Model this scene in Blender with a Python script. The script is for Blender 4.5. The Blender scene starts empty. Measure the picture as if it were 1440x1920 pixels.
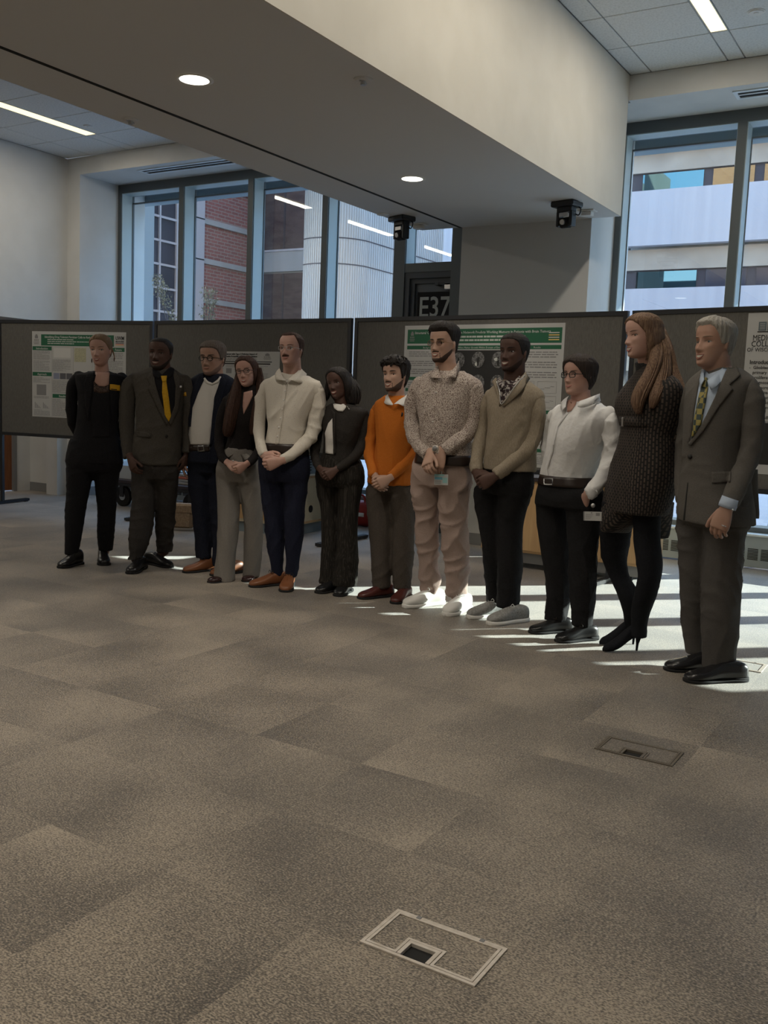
import bpy, math, random
import numpy as np
from mathutils import Vector, Matrix, geometry, bvhtree
random.seed(7); rng = np.random.RandomState(7)
SC = bpy.context.scene; COL = SC.collection; PI = math.pi

# ------------------------------------------------------------------ camera (photo frame 1440 x 1920)
F = 1771.5; YAW, PITCH, ROLL, EYE = .548096, -.113839, .0394637, 1.28
fw = np.array([-math.sin(YAW)*math.cos(PITCH), math.cos(YAW)*math.cos(PITCH), math.sin(PITCH)])
r0 = np.array([math.cos(YAW), math.sin(YAW), 0.]); u0 = np.cross(r0, fw)
rt = r0*math.cos(ROLL)+u0*math.sin(ROLL); up = -r0*math.sin(ROLL)+u0*math.cos(ROLL)
CAM = np.array([0., 0., EYE])
cd = bpy.data.cameras.new('camera'); cam = bpy.data.objects.new('camera', cd); COL.objects.link(cam)
cam.matrix_world = Matrix(((rt[0], up[0], -fw[0], 0), (rt[1], up[1], -fw[1], 0), (rt[2], up[2], -fw[2], EYE), (0, 0, 0, 1)))
cd.sensor_fit = 'VERTICAL'; cd.sensor_height = 24; cd.lens = F/1920*24; cd.clip_start = .05; cd.clip_end = 300
SC.camera = cam

# ------------------------------------------------------------------ world, sun, exposure
SUN_EL, SUN_AZ = 16.0, 45.0           # degrees; azimuth from +Y towards +X
w = bpy.data.worlds.new('sky'); SC.world = w; w.use_nodes = True
nt = w.node_tree; bg = nt.nodes['Background']
tc = nt.nodes.new('ShaderNodeTexCoord'); sp = nt.nodes.new('ShaderNodeSeparateXYZ'); cr = nt.nodes.new('ShaderNodeValToRGB')
nt.links.new(tc.outputs['Generated'], sp.inputs[0]); nt.links.new(sp.outputs['Z'], cr.inputs[0]); nt.links.new(cr.outputs[0], bg.inputs[0])
cr.color_ramp.elements[0].position = 0; cr.color_ramp.elements[0].color = (.85, .87, .92, 1)
cr.color_ramp.elements[1].position = .7; cr.color_ramp.elements[1].color = (.32, .49, .84, 1)
q_ = cr.color_ramp.elements.new(.22); q_.color = (.33, .56, .90, 1)
bg.inputs[1].default_value = 6.0
sd = bpy.data.lights.new('sun', 'SUN'); so = bpy.data.objects.new('sun', sd); COL.objects.link(so)
sd.energy = 19; sd.angle = .009; sd.color = (1, .95, .86)
e, a = math.radians(SUN_EL), math.radians(SUN_AZ)
sdir = Vector((math.sin(a)*math.cos(e), math.cos(a)*math.cos(e), math.sin(e)))
so.rotation_euler = sdir.to_track_quat('Z', 'Y').to_euler(); so.location = (5, 30, 30)
vs = SC.view_settings; vs.view_transform = 'Standard'; vs.look = 'None'; vs.exposure = 0.0; vs.gamma = 1; vs.use_curve_mapping = False
LAMP = .48

# ------------------------------------------------------------------ helpers
def ray(x, y): return rt*(x-720)-up*(y-960)+fw*F
def hit(x, y, n, d):
    n = np.array(n, float); v = ray(x, y); return CAM+v*((d-CAM@n)/(v@n))
def atz(x, y, z=0.): return hit(x, y, (0, 0, 1), z)
def aty(x, y, Y): return hit(x, y, (0, 1, 0), Y)
def depth(p): return float((np.array(p)-CAM)@fw)
def proj(p):
    v = np.array(p)-CAM; d = v@fw; return 720+F*(v@rt)/d, 960-F*(v@up)/d

def mat(name, col, rough=.7, metal=0., spec=.3, noise=None, bump=None, emit=None, coat=0.):
    """noise=(scale, colour2, (sx,sy,sz), contrast lo, hi); bump=(scale, strength, (sx,sy,sz))"""
    m = bpy.data.materials.new(name); m.use_nodes = True; n = m.node_tree.nodes; l = m.node_tree.links; b = n['Principled BSDF']
    b.inputs['Base Color'].default_value = (*col, 1); b.inputs['Roughness'].default_value = rough
    b.inputs['Metallic'].default_value = metal; b.inputs['Specular IOR Level'].default_value = spec
    if coat: b.inputs['Coat Weight'].default_value = coat
    if emit: b.inputs['Emission Color'].default_value = (*emit[0], 1); b.inputs['Emission Strength'].default_value = emit[1]
    def coords(s):
        t = n.new('ShaderNodeTexCoord'); mp = n.new('ShaderNodeMapping'); mp.inputs['Scale'].default_value = s
        l.new(t.outputs['Object'], mp.inputs[0]); return mp.outputs[0]
    if noise:
        sc, c2, s, lo, hi = noise; t = n.new('ShaderNodeTexNoise'); t.inputs['Scale'].default_value = sc; t.inputs['Detail'].default_value = 4
        l.new(coords(s), t.inputs['Vector']); r = n.new('ShaderNodeValToRGB'); l.new(t.outputs['Fac'], r.inputs[0])
        r.color_ramp.elements[0].position = lo; r.color_ramp.elements[1].position = hi
        r.color_ramp.elements[0].color = (*col, 1); r.color_ramp.elements[1].color = (*c2, 1); l.new(r.outputs[0], b.inputs['Base Color'])
    if bump:
        sc, st, s = bump; t = n.new('ShaderNodeTexNoise'); t.inputs['Scale'].default_value = sc; t.inputs['Detail'].default_value = 3
        l.new(coords(s), t.inputs['Vector']); bp = n.new('ShaderNodeBump'); bp.inputs['Strength'].default_value = st; bp.inputs['Distance'].default_value = .01
        l.new(t.outputs['Fac'], bp.inputs['Height']); l.new(bp.outputs[0], b.inputs['Normal'])
    return m

def glassmat(name, tint, refl=1.0):
    m = bpy.data.materials.new(name); m.use_nodes = True; n = m.node_tree.nodes; l = m.node_tree.links; n.clear()
    o = n.new('ShaderNodeOutputMaterial'); mx = n.new('ShaderNodeMixShader'); t = n.new('ShaderNodeBsdfTransparent'); g = n.new('ShaderNodeBsdfGlossy'); f = n.new('ShaderNodeLayerWeight')
    p = n.new('ShaderNodeMath'); p.operation = 'POWER'; p.inputs[1].default_value = 5; k = n.new('ShaderNodeMath'); k.operation = 'MULTIPLY_ADD'; k.inputs[1].default_value = .96*refl; k.inputs[2].default_value = .04*refl
    l.new(f.outputs['Facing'], p.inputs[0]); l.new(p.outputs[0], k.inputs[0])
    t.inputs[0].default_value = (*tint, 1); g.inputs[0].default_value = (1, 1, 1, 1); g.inputs['Roughness'].default_value = 0
    l.new(k.outputs[0], mx.inputs[0]); l.new(t.outputs[0], mx.inputs[1]); l.new(g.outputs[0], mx.inputs[2]); l.new(mx.outputs[0], o.inputs[0]); return m

class MB:
    """collects shapes and links them as ONE mesh object"""
    def __init__(s): s.v = []; s.f = []; s.mi = []; s.cur = 0
    def add(s, v, f):
        k = len(s.v); s.v += [tuple(map(float, p)) for p in v]; s.f += [tuple(i+k for i in q) for q in f]; s.mi += [s.cur]*len(f); return s
    def box(s, a, b, bev=0.):
        x0, y0, z0 = a; x1, y1, z1 = b
        if bev <= 0:
            return s.add([(x0,y0,z0),(x1,y0,z0),(x1,y1,z0),(x0,y1,z0),(x0,y0,z1),(x1,y0,z1),(x1,y1,z1),(x0,y1,z1)],
                  [(0,3,2,1),(4,5,6,7),(0,1,5,4),(1,2,6,5),(2,3,7,6),(3,0,4,7)])
        v = []; c = ((x0, x1), (y0, y1), (z0, z1)); idx = {}
        for i in (0, 1):
            for j in (0, 1):
                for k in (0, 1):
                    for ax in range(3):
                        p = [c[0][i], c[1][j], c[2][k]]
                        for o in range(3):
                            if o != ax: p[o] += bev if (i, j, k)[o] == 0 else -bev
                        idx[(i, j, k, ax)] = len(v); v.append(p)
        f = []
        for ax in range(3):
            o1, o2 = (ax+1) % 3, (ax+2) % 3
            for sgn in (0, 1):
                q = []
                for (p1, p2) in ((0,0),(1,0),(1,1),(0,1)):
                    t = [0, 0, 0]; t[ax] = sgn; t[o1] = p1; t[o2] = p2; q.append(idx[(*t, ax)])
                f.append(tuple(q if sgn else q[::-1]))
                for s2 in (0, 1):
                    t = [0, 0, 0]; t[ax] = sgn; t[o1] = s2; q = []
                    t[o2] = 0; A = tuple(t); t[o2] = 1; B = tuple(t)
                    q = [idx[(*A, ax)], idx[(*B, ax)], idx[(*B, o1)], idx[(*A, o1)]]
                    f.append(tuple(q if sgn ^ s2 else q[::-1]))
        for i in (0, 1):
            for j in (0, 1):
                for k in (0, 1):
                    q = [idx[(i, j, k, a_)] for a_ in range(3)]; f.append(tuple(q if (i+j+k) % 2 else q[::-1]))
        return s.add(v, f)
    def cyl(s, p, q, r, n=12, r2=None):
        return s.tube([p, q], [r, r if r2 is None else r2], n)
    def tube(s, pts, rad, n=10, ratio=1., ref=None):
        v, f = tube_vf(pts, rad, n, ratio, ref); return s.add(v, f)
    def quad(s, a, b, c, d): return s.add([a, b, c, d], [(0, 1, 2, 3)])
    def build(s, name, m, parent=None, smooth=False, **props):
        me = bpy.data.meshes.new(name); me.from_pydata(s.v, [], s.f); ms = m if isinstance(m, (list, tuple)) else [m]
        for q in ms: me.materials.append(q)
        if len(ms) > 1: me.polygons.foreach_set('material_index', s.mi)
        if smooth: me.polygons.foreach_set('use_smooth', [True]*len(s.f))
        me.update(); return link(name, me, parent, **props)

def link(name, me, parent=None, **props):
    o = bpy.data.objects.new(name, me); COL.objects.link(o)
    if parent is not None:
        o.parent = parent; o.matrix_parent_inverse = Matrix.Identity(4)
        o.matrix_basis = world_of(parent).inverted()
    for k, q in props.items(): o[k] = q
    return o
def world_of(o):
    m = o.matrix_basis.copy()
    while o.parent: o = o.parent; m = o.matrix_basis @ m
    return m
def thing(name, loc, label, cat, group=None):
    o = bpy.data.objects.new(name, None); COL.objects.link(o); o.location = loc; o.empty_display_size = .1
    o['label'] = label; o['category'] = cat
    if group: o['group'] = group
    return o
def tag(o, label, cat, group=None):
    o['label'] = label; o['category'] = cat
    if group: o['group'] = group
    return o
def struct(name, mb, m, **k): return mb.build(name, m, kind='structure', **k)

def frames(pts):
    P = np.array(pts, float); T = np.gradient(P, axis=0); T /= np.linalg.norm(T, axis=1)[:, None]+1e-12; return P, T
def tube_vf(pts, rad, n=10, ratio=1., ref=None):
    P, T = frames(pts); R = np.broadcast_to(np.array(rad, float), (len(P),)); v = []
    u = np.array(ref, float) if ref is not None else (np.array([0, 0, 1.]) if abs(T[0][2]) < .9 else np.array([0, 1., 0]))
    for p, t, r in zip(P, T, R):
        a_ = u-t*(u@t); a_ /= np.linalg.norm(a_)+1e-12; b = np.cross(t, a_); u = a_ if ref is None else u
        for k in range(n):
            an = 2*PI*k/n; v.append(p+a_*math.cos(an)*r*ratio+b*math.sin(an)*r)
    m = len(P); f = [(i*n+k, i*n+(k+1) % n, (i+1)*n+(k+1) % n, (i+1)*n+k) for i in range(m-1) for k in range(n)]
    f.append(tuple(range(n))[::-1]); f.append(tuple((m-1)*n+k for k in range(n))); return v, f
def spline(K, n):
    """Catmull-Rom through rows of K, n samples per span"""
    K = np.array(K, float); out = []
    Q = np.vstack([2*K[0]-K[1], K, 2*K[-1]-K[-2]])
    for i in range(1, len(Q)-2):
        for j in range(n):
            t = j/n; p0, p1, p2, p3 = Q[i-1], Q[i], Q[i+1], Q[i+2]
            out.append(.5*((2*p1)+(-p0+p2)*t+(2*p0-5*p1+4*p2-p3)*t*t+(-p0+3*p1-3*p2+p3)*t**3))
    out.append(K[-1]); return np.array(out)

def copy_tree(o, parent=None):
    c = o.copy(); COL.objects.link(c)
    if parent is not None: c.parent = parent
    for ch in list(o.children): copy_tree(ch, c)
    return c

def text(s, m, parent, origin, xd, yd, size, name='lettering', bold=0., align='LEFT', ext=.0004, width=None):
    """flat lettering mesh at origin, running along xd with up direction yd"""
    cu = bpy.data.curves.new('t', 'FONT'); cu.body = s; cu.size = size; cu.align_x = align; cu.offset = bold; cu.extrude = ext; cu.resolution_u = 3 if size > .03 else 1
    o = bpy.data.objects.new('t', cu); COL.objects.link(o); dg = bpy.context.evaluated_depsgraph_get(); dg.update()
    me = bpy.data.meshes.new_from_object(o.evaluated_get(dg)); bpy.data.objects.remove(o)
    xd = np.array(xd, float); yd = np.array(yd, float); zd = np.cross(xd, yd); co = np.empty(len(me.vertices)*3); me.vertices.foreach_get('co', co); co = co.reshape(-1, 3)
    if width and len(co): co[:, 0] *= width/max(1e-6, (co[:, 0].max()-co[:, 0].min()))
    me.vertices.foreach_set('co', (np.array(origin)+co[:, :1]*xd+co[:, 1:2]*yd+co[:, 2:]*zd).ravel()); me.materials.clear(); me.materials.append(m)
    return link(name, me, parent)
# ------------------------------------------------------------------ room materials
M = {}
M['wall'] = mat('painted_wall', (.60, .60, .58), .85, noise=(3, (.57, .57, .55), (1, 1, 1), .4, .6))
M['wallcream'] = mat('cream_painted_wall', (.62, .59, .52), .85, noise=(3, (.59, .56, .49), (1, 1, 1), .4, .6))
M['soffit'] = mat('soffit_paint', (.63, .63, .63), .9)
M['pier'] = mat('grey_painted_wall', (.56, .56, .55), .85)
M['ceil'] = mat('ceiling_plaster', (.72, .72, .70), .9)
M['tile'] = mat('mineral_tile', (.68, .70, .70), .95, noise=(60, (.6, .62, .62), (1, 1, 1), .45, .6), bump=(250, .2, (1, 1, 1)))
M['grid'] = mat('ceiling_grid_paint', (.45, .46, .46), .7)
M['dark'] = mat('dark_gap', (.02, .02, .02), .9)
M['black'] = mat('black_frame_plastic', (.018, .019, .022), .45, spec=.4)
M['alu'] = mat('grey_aluminium', (.10, .115, .12), .45, metal=.2)
M['alu_lit'] = mat('daylit_aluminium_tone', (.42, .50, .51), .4, metal=.1)  # paler copy of the aluminium; daylight on side faces put into the colour
M['base'] = mat('grey_vinyl_baseboard', (.22, .22, .22), .6)
M['conv'] = mat('convector_enamel', (.33, .37, .38), .5)
M['sill'] = mat('pale_sill', (.62, .66, .68), .35)
M['wood'] = mat('orange_brown_wood', (.24, .095, .04), .5, noise=(6, (.17, .065, .028), (8, 8, .6), .35, .65))
M['maple'] = mat('pale_maple_veneer', (.55, .36, .18), .5, noise=(5, (.48, .30, .145), (6, 6, .5), .35, .65))
M['cream'] = mat('cream_laminate', (.60, .52, .36), .5)
M['glass'] = glassmat('window_glass', (.80, .86, .86))
M['fabric'] = mat('grey_board_fabric', (.100, .096, .088), .95, noise=(180, (.128, .122, .112), (1, 1, .15), .35, .65), bump=(400, .3, (1, 1, .3)))
M['white'] = mat('white_plastic', (.7, .7, .68), .5)
M['metal'] = mat('brushed_metal', (.5, .5, .5), .35, metal=.9)
M['paper'] = mat('poster_paper', (.42, .42, .41), .5, spec=.3)
M['green'] = mat('poster_green', (.02, .105, .055), .5)
M['ink'] = mat('poster_ink', (.02, .02, .02), .6)
M['inkg'] = mat('poster_grey_ink', (.20, .20, .20), .6)
M['whiteink'] = mat('poster_white_ink', (.46, .48, .45), .6)
M['lampw'] = mat('warm_diffuser', (1, .9, .7), .5, emit=((1., .85, .50), 1.5))
M['downl'] = mat('downlight_lens', (1, .95, .85), .5, emit=((1., .93, .78), 4))
M['rubber'] = mat('black_rubber', (.015, .015, .016), .8)

def carpet():
    m = bpy.data.materials.new('carpet_tile_pile'); m.use_nodes = True; n = m.node_tree.nodes; l = m.node_tree.links; b = n['Principled BSDF']
    b.inputs['Roughness'].default_value = .55; b.inputs['Specular IOR Level'].default_value = .5; b.inputs['Sheen Weight'].default_value = .5; b.inputs['Sheen Roughness'].default_value = .4
    def vm(op, a=None, c=None):
        q = n.new('ShaderNodeVectorMath'); q.operation = op
        for i, v in enumerate((a, c)):
            if v is None: continue
            if isinstance(v, tuple): q.inputs[i].default_value = v
            else: l.new(v, q.inputs[i])
        return q
    def ma(op, a, c=None, d=None):
        q = n.new('ShaderNodeMath'); q.operation = op
        for i, v in enumerate((a, c, d)):
            if v is None: continue
            if isinstance(v, (int, float)): q.inputs[i].default_value = v
            else: l.new(v, q.inputs[i])
        return q.outputs[0]
    g = n.new('ShaderNodeNewGeometry'); P = g.outputs['Position']
    loc = vm('DIVIDE', vm('SUBTRACT', P, (TX, TY, 0.)).outputs[0], (TS, TS, 1.)).outputs[0]
    cell = vm('FLOOR', loc).outputs[0]; fr = vm('FRACTION', loc).outputs[0]
    cell2 = vm('MULTIPLY', cell, (1., 1., 0.)).outputs[0]
    wn = n.new('ShaderNodeTexWhiteNoise'); l.new(cell2, wn.inputs['Vector']); rc = n.new('ShaderNodeSeparateXYZ'); l.new(wn.outputs['Color'], rc.inputs[0])
    fx = n.new('ShaderNodeSeparateXYZ'); l.new(fr, fx.inputs[0])
    gx = ma('MULTIPLY', ma('SUBTRACT', fx.outputs[0], .5), ma('SUBTRACT', rc.outputs[0], .5)); gy = ma('MULTIPLY', ma('SUBTRACT', fx.outputs[1], .5), ma('SUBTRACT', rc.outputs[1], .5))
    grad = ma('MULTIPLY', ma('ADD', gx, gy), .55)
    off = vm('ADD', P, vm('MULTIPLY', wn.outputs['Color'], (9., 9., 9.)).outputs[0]).outputs[0]
    big = n.new('ShaderNodeTexNoise'); big.inputs['Scale'].default_value = 2.1; big.inputs['Detail'].default_value = 2; l.new(off, big.inputs['Vector'])
    big2 = n.new('ShaderNodeTexNoise'); big2.inputs['Scale'].default_value = 1.5; big2.inputs['Detail'].default_value = 3; l.new(P, big2.inputs['Vector'])
    mp = n.new('ShaderNodeMapping'); mp.inputs['Scale'].default_value = (140, 230, 1); l.new(P, mp.inputs[0])
    fine = n.new('ShaderNodeTexNoise'); fine.inputs['Scale'].default_value = 1.; fine.inputs['Detail'].default_value = 3; l.new(mp.outputs[0], fine.inputs['Vector'])
    mp2 = n.new('ShaderNodeMapping'); mp2.inputs['Scale'].default_value = (35, 60, 1); l.new(P, mp2.inputs[0])
    mid = n.new('ShaderNodeTexNoise'); mid.inputs['Scale'].default_value = 1.; mid.inputs['Detail'].default_value = 2; l.new(mp2.outputs[0], mid.inputs['Vector'])
    s = ma('ADD', ma('MULTIPLY', ma('SUBTRACT', big.outputs['Fac'], .5), .75), grad); s = ma('ADD', s, ma('MULTIPLY', ma('SUBTRACT', big2.outputs['Fac'], .5), 1.0))
    s = ma('ADD', s, ma('MULTIPLY', ma('SUBTRACT', fine.outputs['Fac'], .5), 3.4)); s = ma('ADD', s, ma('MULTIPLY', ma('SUBTRACT', mid.outputs['Fac'], .5), .7)); s = ma('ADD', s, .5)
    r = n.new('ShaderNodeValToRGB'); l.new(s, r.inputs[0]); el = r.color_ramp.elements
    el[0].position = .05; el[0].color = (.055, .044, .034, 1); el[1].position = .98; el[1].color = (.40, .335, .255, 1)
    x = el.new(.5); x.color = (.172, .143, .108, 1)
    l.new(r.outputs[0], b.inputs['Base Color'])
    bp = n.new('ShaderNodeBump'); bp.inputs['Strength'].default_value = .45; bp.inputs['Distance'].default_value = .004; l.new(fine.outputs['Fac'], bp.inputs['Height']); l.new(bp.outputs[0], b.inputs['Normal'])
    return m
TS, TX, TY = .48, -.775, 1.79
M['carpet'] = carpet()

# ------------------------------------------------------------------ room shell
ZC, ZB, ZH = 4.05, 2.92, 3.85          # ceiling, beam underside, bulkhead underside / window head
YP, YW, YG = 7.95, 8.55, 8.74          # pier face, window frame face, glass
XL, XR, YBK = -9.5, 3.6, -5.5
fl = MB().box((-11.2, YBK, -.12), (XR, 8.9, -.006)); floor = struct('floor', fl, M['dark'])
# carpet tiles: the 300 that show largest are single parts, the rest one piece
cells = []
for i in range(-22, 10):
    for j in range(-15, 15):
        x0, y0 = TX+i*TS, TY+j*TS
        if y0+TS > 8.56 or x0 < -10.7 or x0+TS > XR or y0 < YBK: continue
        c = np.array([x0+TS/2, y0+TS/2, 0.]); d = depth(c)
        if d > .3: px, py = proj(c); vis = -60 < px < 1500 and 900 < py < 2040; area = TS*TS/d**3
        else: vis = False; area = 0
        cells.append((area if vis else 0, x0, y0))
cells.sort(reverse=True)
holes = [(-1.123, 1.805, -.818, 1.984), (-1.105, 3.42, -.808, 3.592), (-1.08, 5.005, -.778, 5.19)]
def clear_of(x0, y0): return not any(x0 < h[2] and x0+TS > h[0] and y0 < h[3] and y0+TS > h[1] for h in holes)
tm = MB().box((0, 0, -.006), (TS, TS, 0)); proto = None; rest = MB(); cnt = 0
for ar, x0, y0 in cells:
    if not clear_of(x0, y0):      # tiles around the floor boxes are cut to fit
        q = MB(); xs = sorted({x0, x0+TS, *[min(max(h[k], x0), x0+TS) for h in holes for k in (0, 2)]}); ys = sorted({y0, y0+TS, *[min(max(h[k], y0), y0+TS) for h in holes for k in (1, 3)]})
        for xa, xb in zip(xs, xs[1:]):
            for ya, yb in zip(ys, ys[1:]):
                cx, cy = (xa+xb)/2, (ya+yb)/2
                if not any(h[0] < cx < h[2] and h[1] < cy < h[3] for h in holes): q.box((xa, ya, -.006), (xb, yb, 0))
        if q.v: q.build('carpet_tile', M['carpet'], floor); cnt += 1
        continue
    if cnt < 300 and ar > 0:
        if proto is None: proto = tm.build('carpet_tile', M['carpet'], floor); o = proto
        else: o = proto.copy(); COL.objects.link(o)
        o.location = (x0, y0, 0); cnt += 1
    else: rest.box((x0, y0, -.006), (x0+TS, y0+TS, 0))
rest.box((-11.2, YBK, -.006), (-10.86, 8.56, 0)).box((-11.2, YBK, -.006), (XR, YBK+.3, -.002))
rest.build('carpet_tile', M['carpet'], floor, kind='stuff')

# ceiling plane with a hung grid, tiles as parts where the photograph shows them
cl = MB().box((-11.3, YBK, ZC+.012), (XR, YP, ZC+.1)).box((-11.3, YBK, ZC+.1), (XR, 9.0, ZC+.35)); ceiling = struct('ceiling', cl, M['grid'])
STR = [(-8.47, -8.30), (-1.865, -1.735)]
strips = []
for sx0, sx1 in STR:
    y = 7.34; L = 1.2
    while y > YBK+2.4: strips.append((sx0, sx1, y-L, y)); y -= L+.5; L = 1.8
def covered(x0, x1, y0, y1): return any(x0 < s[1]-.01 and x1 > s[0]+.01 and y0 < s[3] and y1 > s[2] for s in strips)
rows = [7.948-.6*k for k in range(0, 22)]
colsR = [(-2.64, -2.465), (-2.465, -1.865), (-1.865, -1.735), (-1.735, -1.135), (-1.135, -.535), (-.535, .065), (.065, .665)]
colsL = [(-9.49, -9.07), (-9.07, -8.47), (-8.47, -8.30), (-8.30, -7.70), (-7.70, -7.10), (-7.10, -6.50), (-6.5, -5.9), (-5.9, -5.3), (-5.3, -4.57)]
far = MB()
for side, cols in (('R', colsR), ('L', colsL)):
    for x0, x1 in cols:
        for k, y1 in enumerate(rows):
            y0 = y1-.6
            if k == 0: y0 = 7.34
            else: y1 = 7.34-.6*(k-1); y0 = y1-.6
            if y0 < YBK: continue
            if x1-x0 < .2 and (x0, x1) in STR:
                ov = [s for s in strips if s[0] == x0 and y0 < s[3]-.01 and y1 > s[2]+.01]
                if ov: continue
            q = (x0+.005, y0+.005, ZC), (x1-.005, y1-.005, ZC+.014)
            if k < 5 and (side == 'L' and x0 < -6.6 or side == 'R' and x0 < -.6): MB().box(*q, bev=.003).build('ceiling_tile', M['tile'], ceiling)
            else: far.box(*q)
far.box((.67, YBK, ZC), (XR, YP, ZC+.014)); far.build('ceiling_tile', M['tile'], ceiling, kind='stuff')

bm_ = MB().box((-4.56, YBK, ZB), (-4.155, YP, ZC)).box((-4.135, YBK, ZB), (-2.65, YP, ZC)).box((-4.155, YBK, ZB+.03), (-4.135, YP, ZC)); bm_.cur = 1
bm_.box((-2.65, YBK, ZB), (-2.643, YP, ZC)); bmo = struct('beam_casing', bm_, [M['soffit'], M['wallcream']]); MB().box((-4.162, YBK, ZB-.003), (-4.136, YP, ZB)).build('groove', M['dark'], bmo)  # dark strip laid over the groove stands for its shade
struct('trim_1', MB().box((XL, YP, ZH), (-4.56, YP+.06, ZC)).box((XL, YP+.06, ZH), (-4.56, 9.0, ZH+.06)), M['wall'])
struct('trim_2', MB().box((-2.643, YP, ZH), (XR, YP+.06, ZC)).box((-2.95, YP+.06, ZH), (XR, 9.0, ZH+.06)), M['wall'])
struct('trim_3', MB().box((-4.56, YP+.002, ZH+.001), (-2.95, 9.0, ZC)), M['wall'])
# left wall with alcove, pier, back, right and rear walls
AY0, AZ = 4.2, 2.10
w1 = MB().box((XL-.2, YP-.15, 0), (XL, YP, ZC)).box((XL-.2, YBK, AZ), (XL, YP-.15, ZC)).box((XL-.2, YBK, 0), (XL, AY0, AZ))
w1.box((-10.4, AY0, AZ), (XL-.2, YP, AZ+.08)).box((-10.6, YP, 0), (XL-.2, YP+.1, ZC)).box((-10.4, AY0-.1, 0), (XL-.2, AY0, AZ))
w1.box((-10.4, AY0, 0), (-10.2, 6.1, AZ)).box((-10.4, 7.735, 0), (-10.2, YP, AZ)).box((-10.4, 6.1, 2.06), (-10.2, 7.735, AZ))
struct('wall_left', w1, M['wall'])
wd = MB().box((-10.30, 6.14, .01), (-10.235, 7.70, 2.03)); dL = struct('door_1', wd, M['wood'])
MB().box((-10.235, 6.1, 0), (-10.19, 6.14, 2.06)).box((-10.235, 7.70, 0), (-10.19, 7.745, 2.06)).box((-10.235, 6.14, 2.03), (-10.19, 7.70, 2.06)).build('door_frame', M['base'], dL)
struct('wall_pier', MB().box((-9.68, YP, 0), (-9.28, 9.0, ZH)), M['wall'])
struct('wall_centre_pier', MB().box((-4.13, YP, 0), (-2.90, 9.0, ZH)), M['pier'])
pr = MB().box((-2.902, YP+.001, 0), (-2.895, YG, ZH)); struct('trim_4', pr, M['wall'])
struct('wall_right', MB().box((XR, YBK, 0), (XR+.2, 9.0, ZC+.1)), M['wall'])
struct('wall_rear', MB().box((-11.3, YBK-.2, 0), (XR+.2, YBK, ZC+.35)), M['wall'])
bb = MB().box((XL-.69, YP-.012, 0), (-9.27, YP, .11)).box((-9.28, YP-.012, 0), (-9.268, YW, .11)).box((XL, YBK, 0), (XL+.012, AY0, .11)); struct('baseboard_left', bb, M['base'])
struct('baseboard_centre', MB().box((-4.14, YP-.012, 0), (-2.89, YP, .11)), M['base'])

# windows --------------------------------------------------------
def window(n, x0, x1, mull, z0=.30, zt=ZH, mat_w=.075, lead=.02):
    fr = MB()
    f0 = .055
    fr.box((x0, YW, z0), (x0+f0, YG+.03, zt)).box((x1-f0, YW, z0), (x1, YG+.03, zt)).box((x0+f0, YW, zt-.10), (x1-f0, YG+.03, zt)).box((x0+f0, YW, z0), (x1-f0, YG+.03, z0+.05))
    o = struct('window_%d' % n, fr, M['alu'])
    xs = [x0+f0]+[c for m_ in mull for c in (m_-mat_w/2, m_+mat_w/2)]+[x1-f0]
    for m_ in mull: MB().box((m_-mat_w/2, YW-.005, z0+.05), (m_+mat_w/2, YG+.03, zt-.10)).build('mullion', M['alu'], o)
    for k in range(0, len(xs), 2):
        a_, b_ = xs[k], xs[k+1]
        # returns coloured pale as if daylit, beside each pane, then the pane
        MB().box((a_, YW+.012, z0+.05), (a_+.006, YG-.012, zt-.10)).box((b_-.006, YW+.012, z0+.05), (b_, YG-.012, zt-.10)).box((a_+.006, YW+.012, zt-.106), (b_-.006, YG-.012, zt-.10)).build('daylit_strip', M['alu_lit'], o)
        MB().box((a_, YG-.012, zt-.20), (b_, YG+.02, zt-.185)).box((a_, YG-.012, z0+.05), (a_+.014, YG, zt-.2)).build('glazing_bead', M['alu'], o)
        MB().box((a_, YG, z0+.05), (b_, YG+.006, zt-.10)).build('pane', M['glass'], o)
    return o
window(1, -9.28, -5.17, [-8.21, -7.15, -6.11])
window(2, -2.895, XR-.02, [-1.845, -.80, .25, 1.3, 2.35])
# door bay with transom
db = MB().box((-5.175, YW-.005, 0), (-5.085, YG+.03, ZH)).box((-4.47, YW-.15, 0), (-4.10, YG+.03, ZH)).box((-5.085, YW, 2.63), (-4.47, YG+.03, 2.72)).box((-5.085, YW, ZH-.1), (-4.47, YG+.03, ZH))
ob = struct('window_3', db, M['alu']); MB().box((-5.085, YG, 2.72), (-4.47, YG+.006, ZH-.1)).build('pane', M['glass'], ob)
MB().box((-5.085, YW+.012, 2.72), (-5.079, YG-.012, ZH-.1)).build('daylit_strip', M['alu_lit'], ob)
M['doorpaint'] = mat('blue_grey_door_paint', (.13, .145, .155), .5)
M['doorframe'] = mat('dark_grey_door_frame', (.075, .085, .095), .5)
fr = MB().box((-5.085, YW+.01, 0), (-5.03, YG+.03, 2.63)).box((-5.03, YW+.01, 2.57), (-4.1, YG+.03, 2.63)).box((-5.03, YW+.04, 0), (-4.98, YG+.03, 2.57)).box((-4.98, YW+.04, 2.52), (-4.1, YG+.03, 2.57))
do = struct('door_2', MB().box((-4.98, YW+.07, .01), (-4.14, YW+.115, 2.52)), M['doorpaint'])
fr.build('door_frame', M['doorframe'], do)
MB().box((-4.69, YW+.0, 2.495), (-4.2, YW+.02, 2.512)).box((-4.72, YW-.01, 2.49), (-4.68, YW+.07, 2.515)).build('closer_arm', M['doorframe'], do)
MB().box((-4.62, YW+.0, 2.445), (-4.4, YW+.07, 2.515), .008).build('closer_body', M['metal'], do)
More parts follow.
